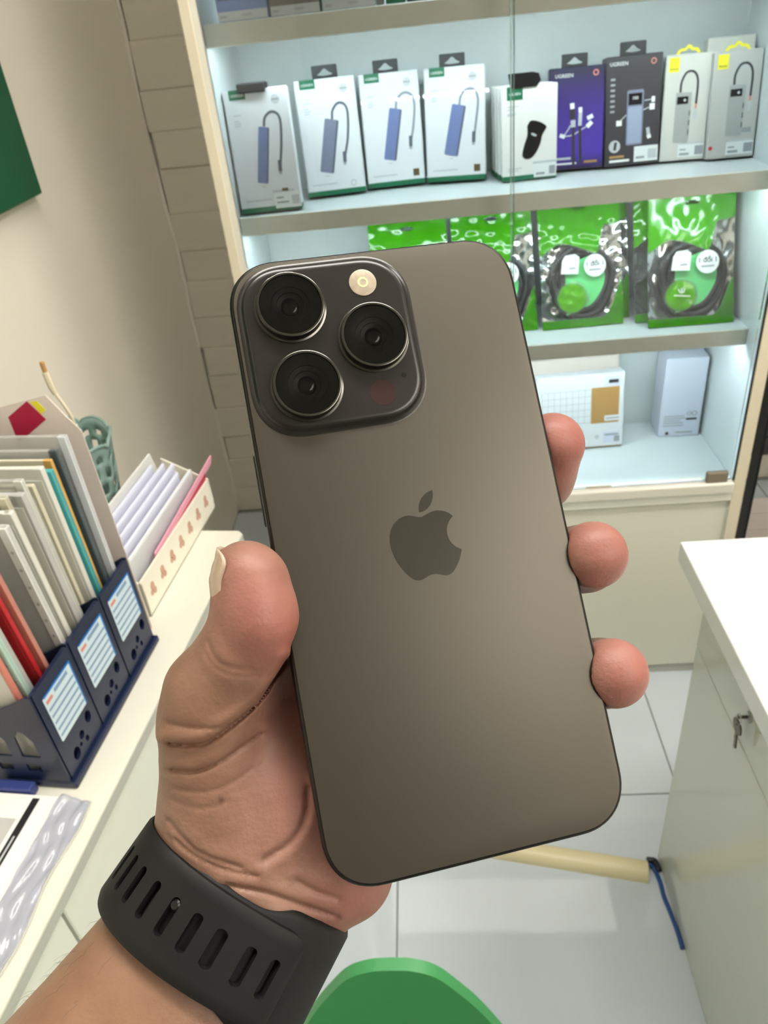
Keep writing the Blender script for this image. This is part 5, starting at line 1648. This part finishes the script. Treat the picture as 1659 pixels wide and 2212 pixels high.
# thumb nail
M['nail'] = mat('thumb_nail', '#b8a28e', 0.25, spec=0.6, sss=0.05)
a0, a1 = np.array((-40.9, -2.5, 0.0)), np.array((-41.4, -10.0, -1.5))
axn = (a0 - a1) / np.linalg.norm(a0 - a1)
sx_ = np.array((-1, 0, 0)) - axn * np.dot((-1, 0, 0), axn)
sx_ /= np.linalg.norm(sx_)
sz_ = np.cross(axn, sx_)
if sz_[2] < 0: sz_ = -sz_
vs, fs = [], []
NU, NV = 18, 24
for j in range(NV + 1):
    v = j / NV
    t_ = -16.5 + 25.2 * v                       # along the thumb, 0 at the tip centre
    bend = -0.020 * max(0, t_ - 1.0) ** 2
    lo_ = max(0, -t_ - 7.6)                     # past the first bone the thumb turns outwards
    hs_ = math.radians(56) * (0.62 + 0.38 * math.sin(min(1, v * 2.2) * math.pi / 2)) * (1 if v < 0.84 else 0.35 + 0.65 * math.sqrt(max(0.0, 1 - ((v - 0.84) / 0.16) ** 2)))
    for i in range(NU + 1):
        f = math.radians(-8) + hs_ * (2 * i / NU - 1)
        p = a0 + axn * t_ + np.array((-0.42, 0, -0.30)) * lo_ + np.array((-1.3, 0, -0.9)) * min(1, max(0, (6 - t_) / 4)) + (8.45 + bend) * (math.cos(f) * sx_ + math.sin(f) * sz_)
        vs.append(tuple(p * mm))
for j in range(NV):
    for i in range(NU):
        k = j * (NU + 1) + i
        fs.append((k, k + 1, k + NU + 2, k + NU + 1))
nl = MB().add(vs, fs).build('thumb_nail', M['nail'], person, smooth=True)
so = nl.modifiers.new('thickness', 'SOLIDIFY')
so.thickness = 0.0006

# ================================================================== wrist watch with a perforated strap
M['strap'] = mat('black_fluoroelastomer', '#0e0d0d', 0.6, spec=0.3, bump=0.03, bscale=2500)
M['slot'] = mat('strap_slot_shadow', '#14110f', 0.7)
wt = empty('wristwatch')
WM = Matrix.Identity(4)
for i in range(3):
    WM[i][0], WM[i][1], WM[i][2] = E1[i], E2[i], E3[i]
    WM[i][3] = WRIST[1][0][i] * mm
wt.matrix_world = PH @ WM
tag(wt, 'watch with black perforated rubber strap worn on the wrist', 'watch')


def wpt(th, s, off):
    n = 2.25
    A_, B_ = 25.5 + off, 17.5 + off
    # the arm gets thicker towards the elbow
    A_ += 0.045 * s
    B_ += 0.09 * s
    c, s_ = math.cos(th), math.sin(th)
    return (A_ * math.copysign(abs(c) ** (2 / n), c) * mm, B_ * math.copysign(abs(s_) ** (2 / n), s_) * mm, s * mm)


def sdeg(a, b, x):
    t = min(1, max(0, (x - a) / (b - a)))
    return t * t * (3 - 2 * t)


def band(name, th0, th1, off0, off1, hw, centre, n=140, m=10, closed=False, parent=None):
    vs, fs = [], []
    N = n if closed else n + 1
    prof = [(-1, 0.15), (-0.97, 0.75), (-0.9, 1.0), (-0.5, 1.0), (0, 1.0), (0.5, 1.0), (0.9, 1.0), (0.97, 0.75), (1, 0.15), (0.97, 0.0), (0, 0.0), (-0.97, 0.0)]
    K = len(prof)
    for i in range(N):
        td = th0 + (th1 - th0) * i / n
        for s, o_ in prof:
            vs.append(wpt(math.radians(td), centre(td) + s * hw(td), off0 + (off1 - off0) * o_))
    for i in range(n):
        j = (i + 1) % N
        for k in range(K):
            l = (k + 1) % K
            fs.append((i * K + k, i * K + l, j * K + l, j * K + k))
    if not closed:
        fs.append(tuple(range(K))[::-1])
        fs.append(tuple((N - 1) * K + k for k in range(K)))
    return MB().add(vs, fs).build(name, M['strap'], parent, smooth=True, angle=50)


hwid = lambda td: 11.2 + 2.6 * sdeg(88, 66, td % 360) * (1 if td % 360 < 90 else 0) - 1.4 * sdeg(40, 8, td % 360) * (1 if td % 360 < 90 else 0)
ctr = lambda td: 0.0
band('strap', 0, 360, 0.25, 2.1, hwid, ctr, closed=True, parent=wt)
# outer layer: pierced tail, flat outline (arc, width) wrapped on the wrist
TH_END, TH_START, HW = 60.0, 214.0, 10.3
outer, RAD = [], 23.0
arc = lambda td: math.radians(td) * RAD
pts = rrect(arc(TH_END), -HW, arc(TH_START), HW, 4.0, 6)
dense = []
for a, b in zip(pts, pts[1:] + pts[:1]):
    L_ = math.hypot(b[0] - a[0], b[1] - a[1])
    k = max(1, int(L_ / 1.5))
    dense += [(a[0] + (b[0] - a[0]) * q / k, a[1] + (b[1] - a[1]) * q / k) for q in range(k)]
SL = [167, 155, 143, 130, 117, 105, 94, 82.5, 71]
holes = []
for td in SL:
    c_ = arc(td)
    lw = 0.95
    hl = 4.3
    holes.append([(c_ + lw * math.cos(math.radians(a)), (hl - lw) + lw * math.sin(math.radians(a))) for a in range(0, 181, 30)] +
                 [(c_ + lw * math.cos(math.radians(a)), -(hl - lw) + lw * math.sin(math.radians(a))) for a in range(180, 361, 30)])
inner = []
x = arc(TH_END) + 1.2
while x < arc(TH_START) - 1:
    for y in np.arange(-HW + 1.2, HW - 1, 1.5):
        if all(abs(x - arc(td)) > 1.9 or abs(y) > 4.9 for td in SL):
            inner.append((x, float(y)))
    x += 1.3
mbt = MB().plate(dense, holes, 0.0, 1.0, ((1, 0, 0), (0, 1, 0), (0, 0, 1)), inner=inner)
new = []
for (x, y, o_) in mbt.v:
    edge = min(HW - abs(y), x - arc(TH_END), arc(TH_START) - x)
    rr = 0.55 * max(0, 1 - edge / 0.9) ** 2 if o_ > 0.5 else 0
    new.append(wpt(x / RAD, y, 2.5 + 2.0 * o_ - rr))
mbt.v = new
mbt.build('strap_tail', M['strap'], wt, smooth=True, angle=40)
sd = math.radians(117)
p0, p1 = Vector(wpt(sd, -2.6, 2.0)), Vector(wpt(sd, -2.6, 4.5))
MB().tube([p0, p1 - (p1 - p0) * 0.15, p1], [0.0013, 0.0013, 0.0009], 16).build('stud', mat('dark_steel', '#1c1c1d', 0.3, metal=0.6), wt, smooth=True, angle=40)
MB().rbox(-0.018, -0.0305, -0.0205, 0.018, -0.0195, 0.0205, 0.004, 3).build('watch_case', M['blackg'], wt, smooth=True, angle=50)
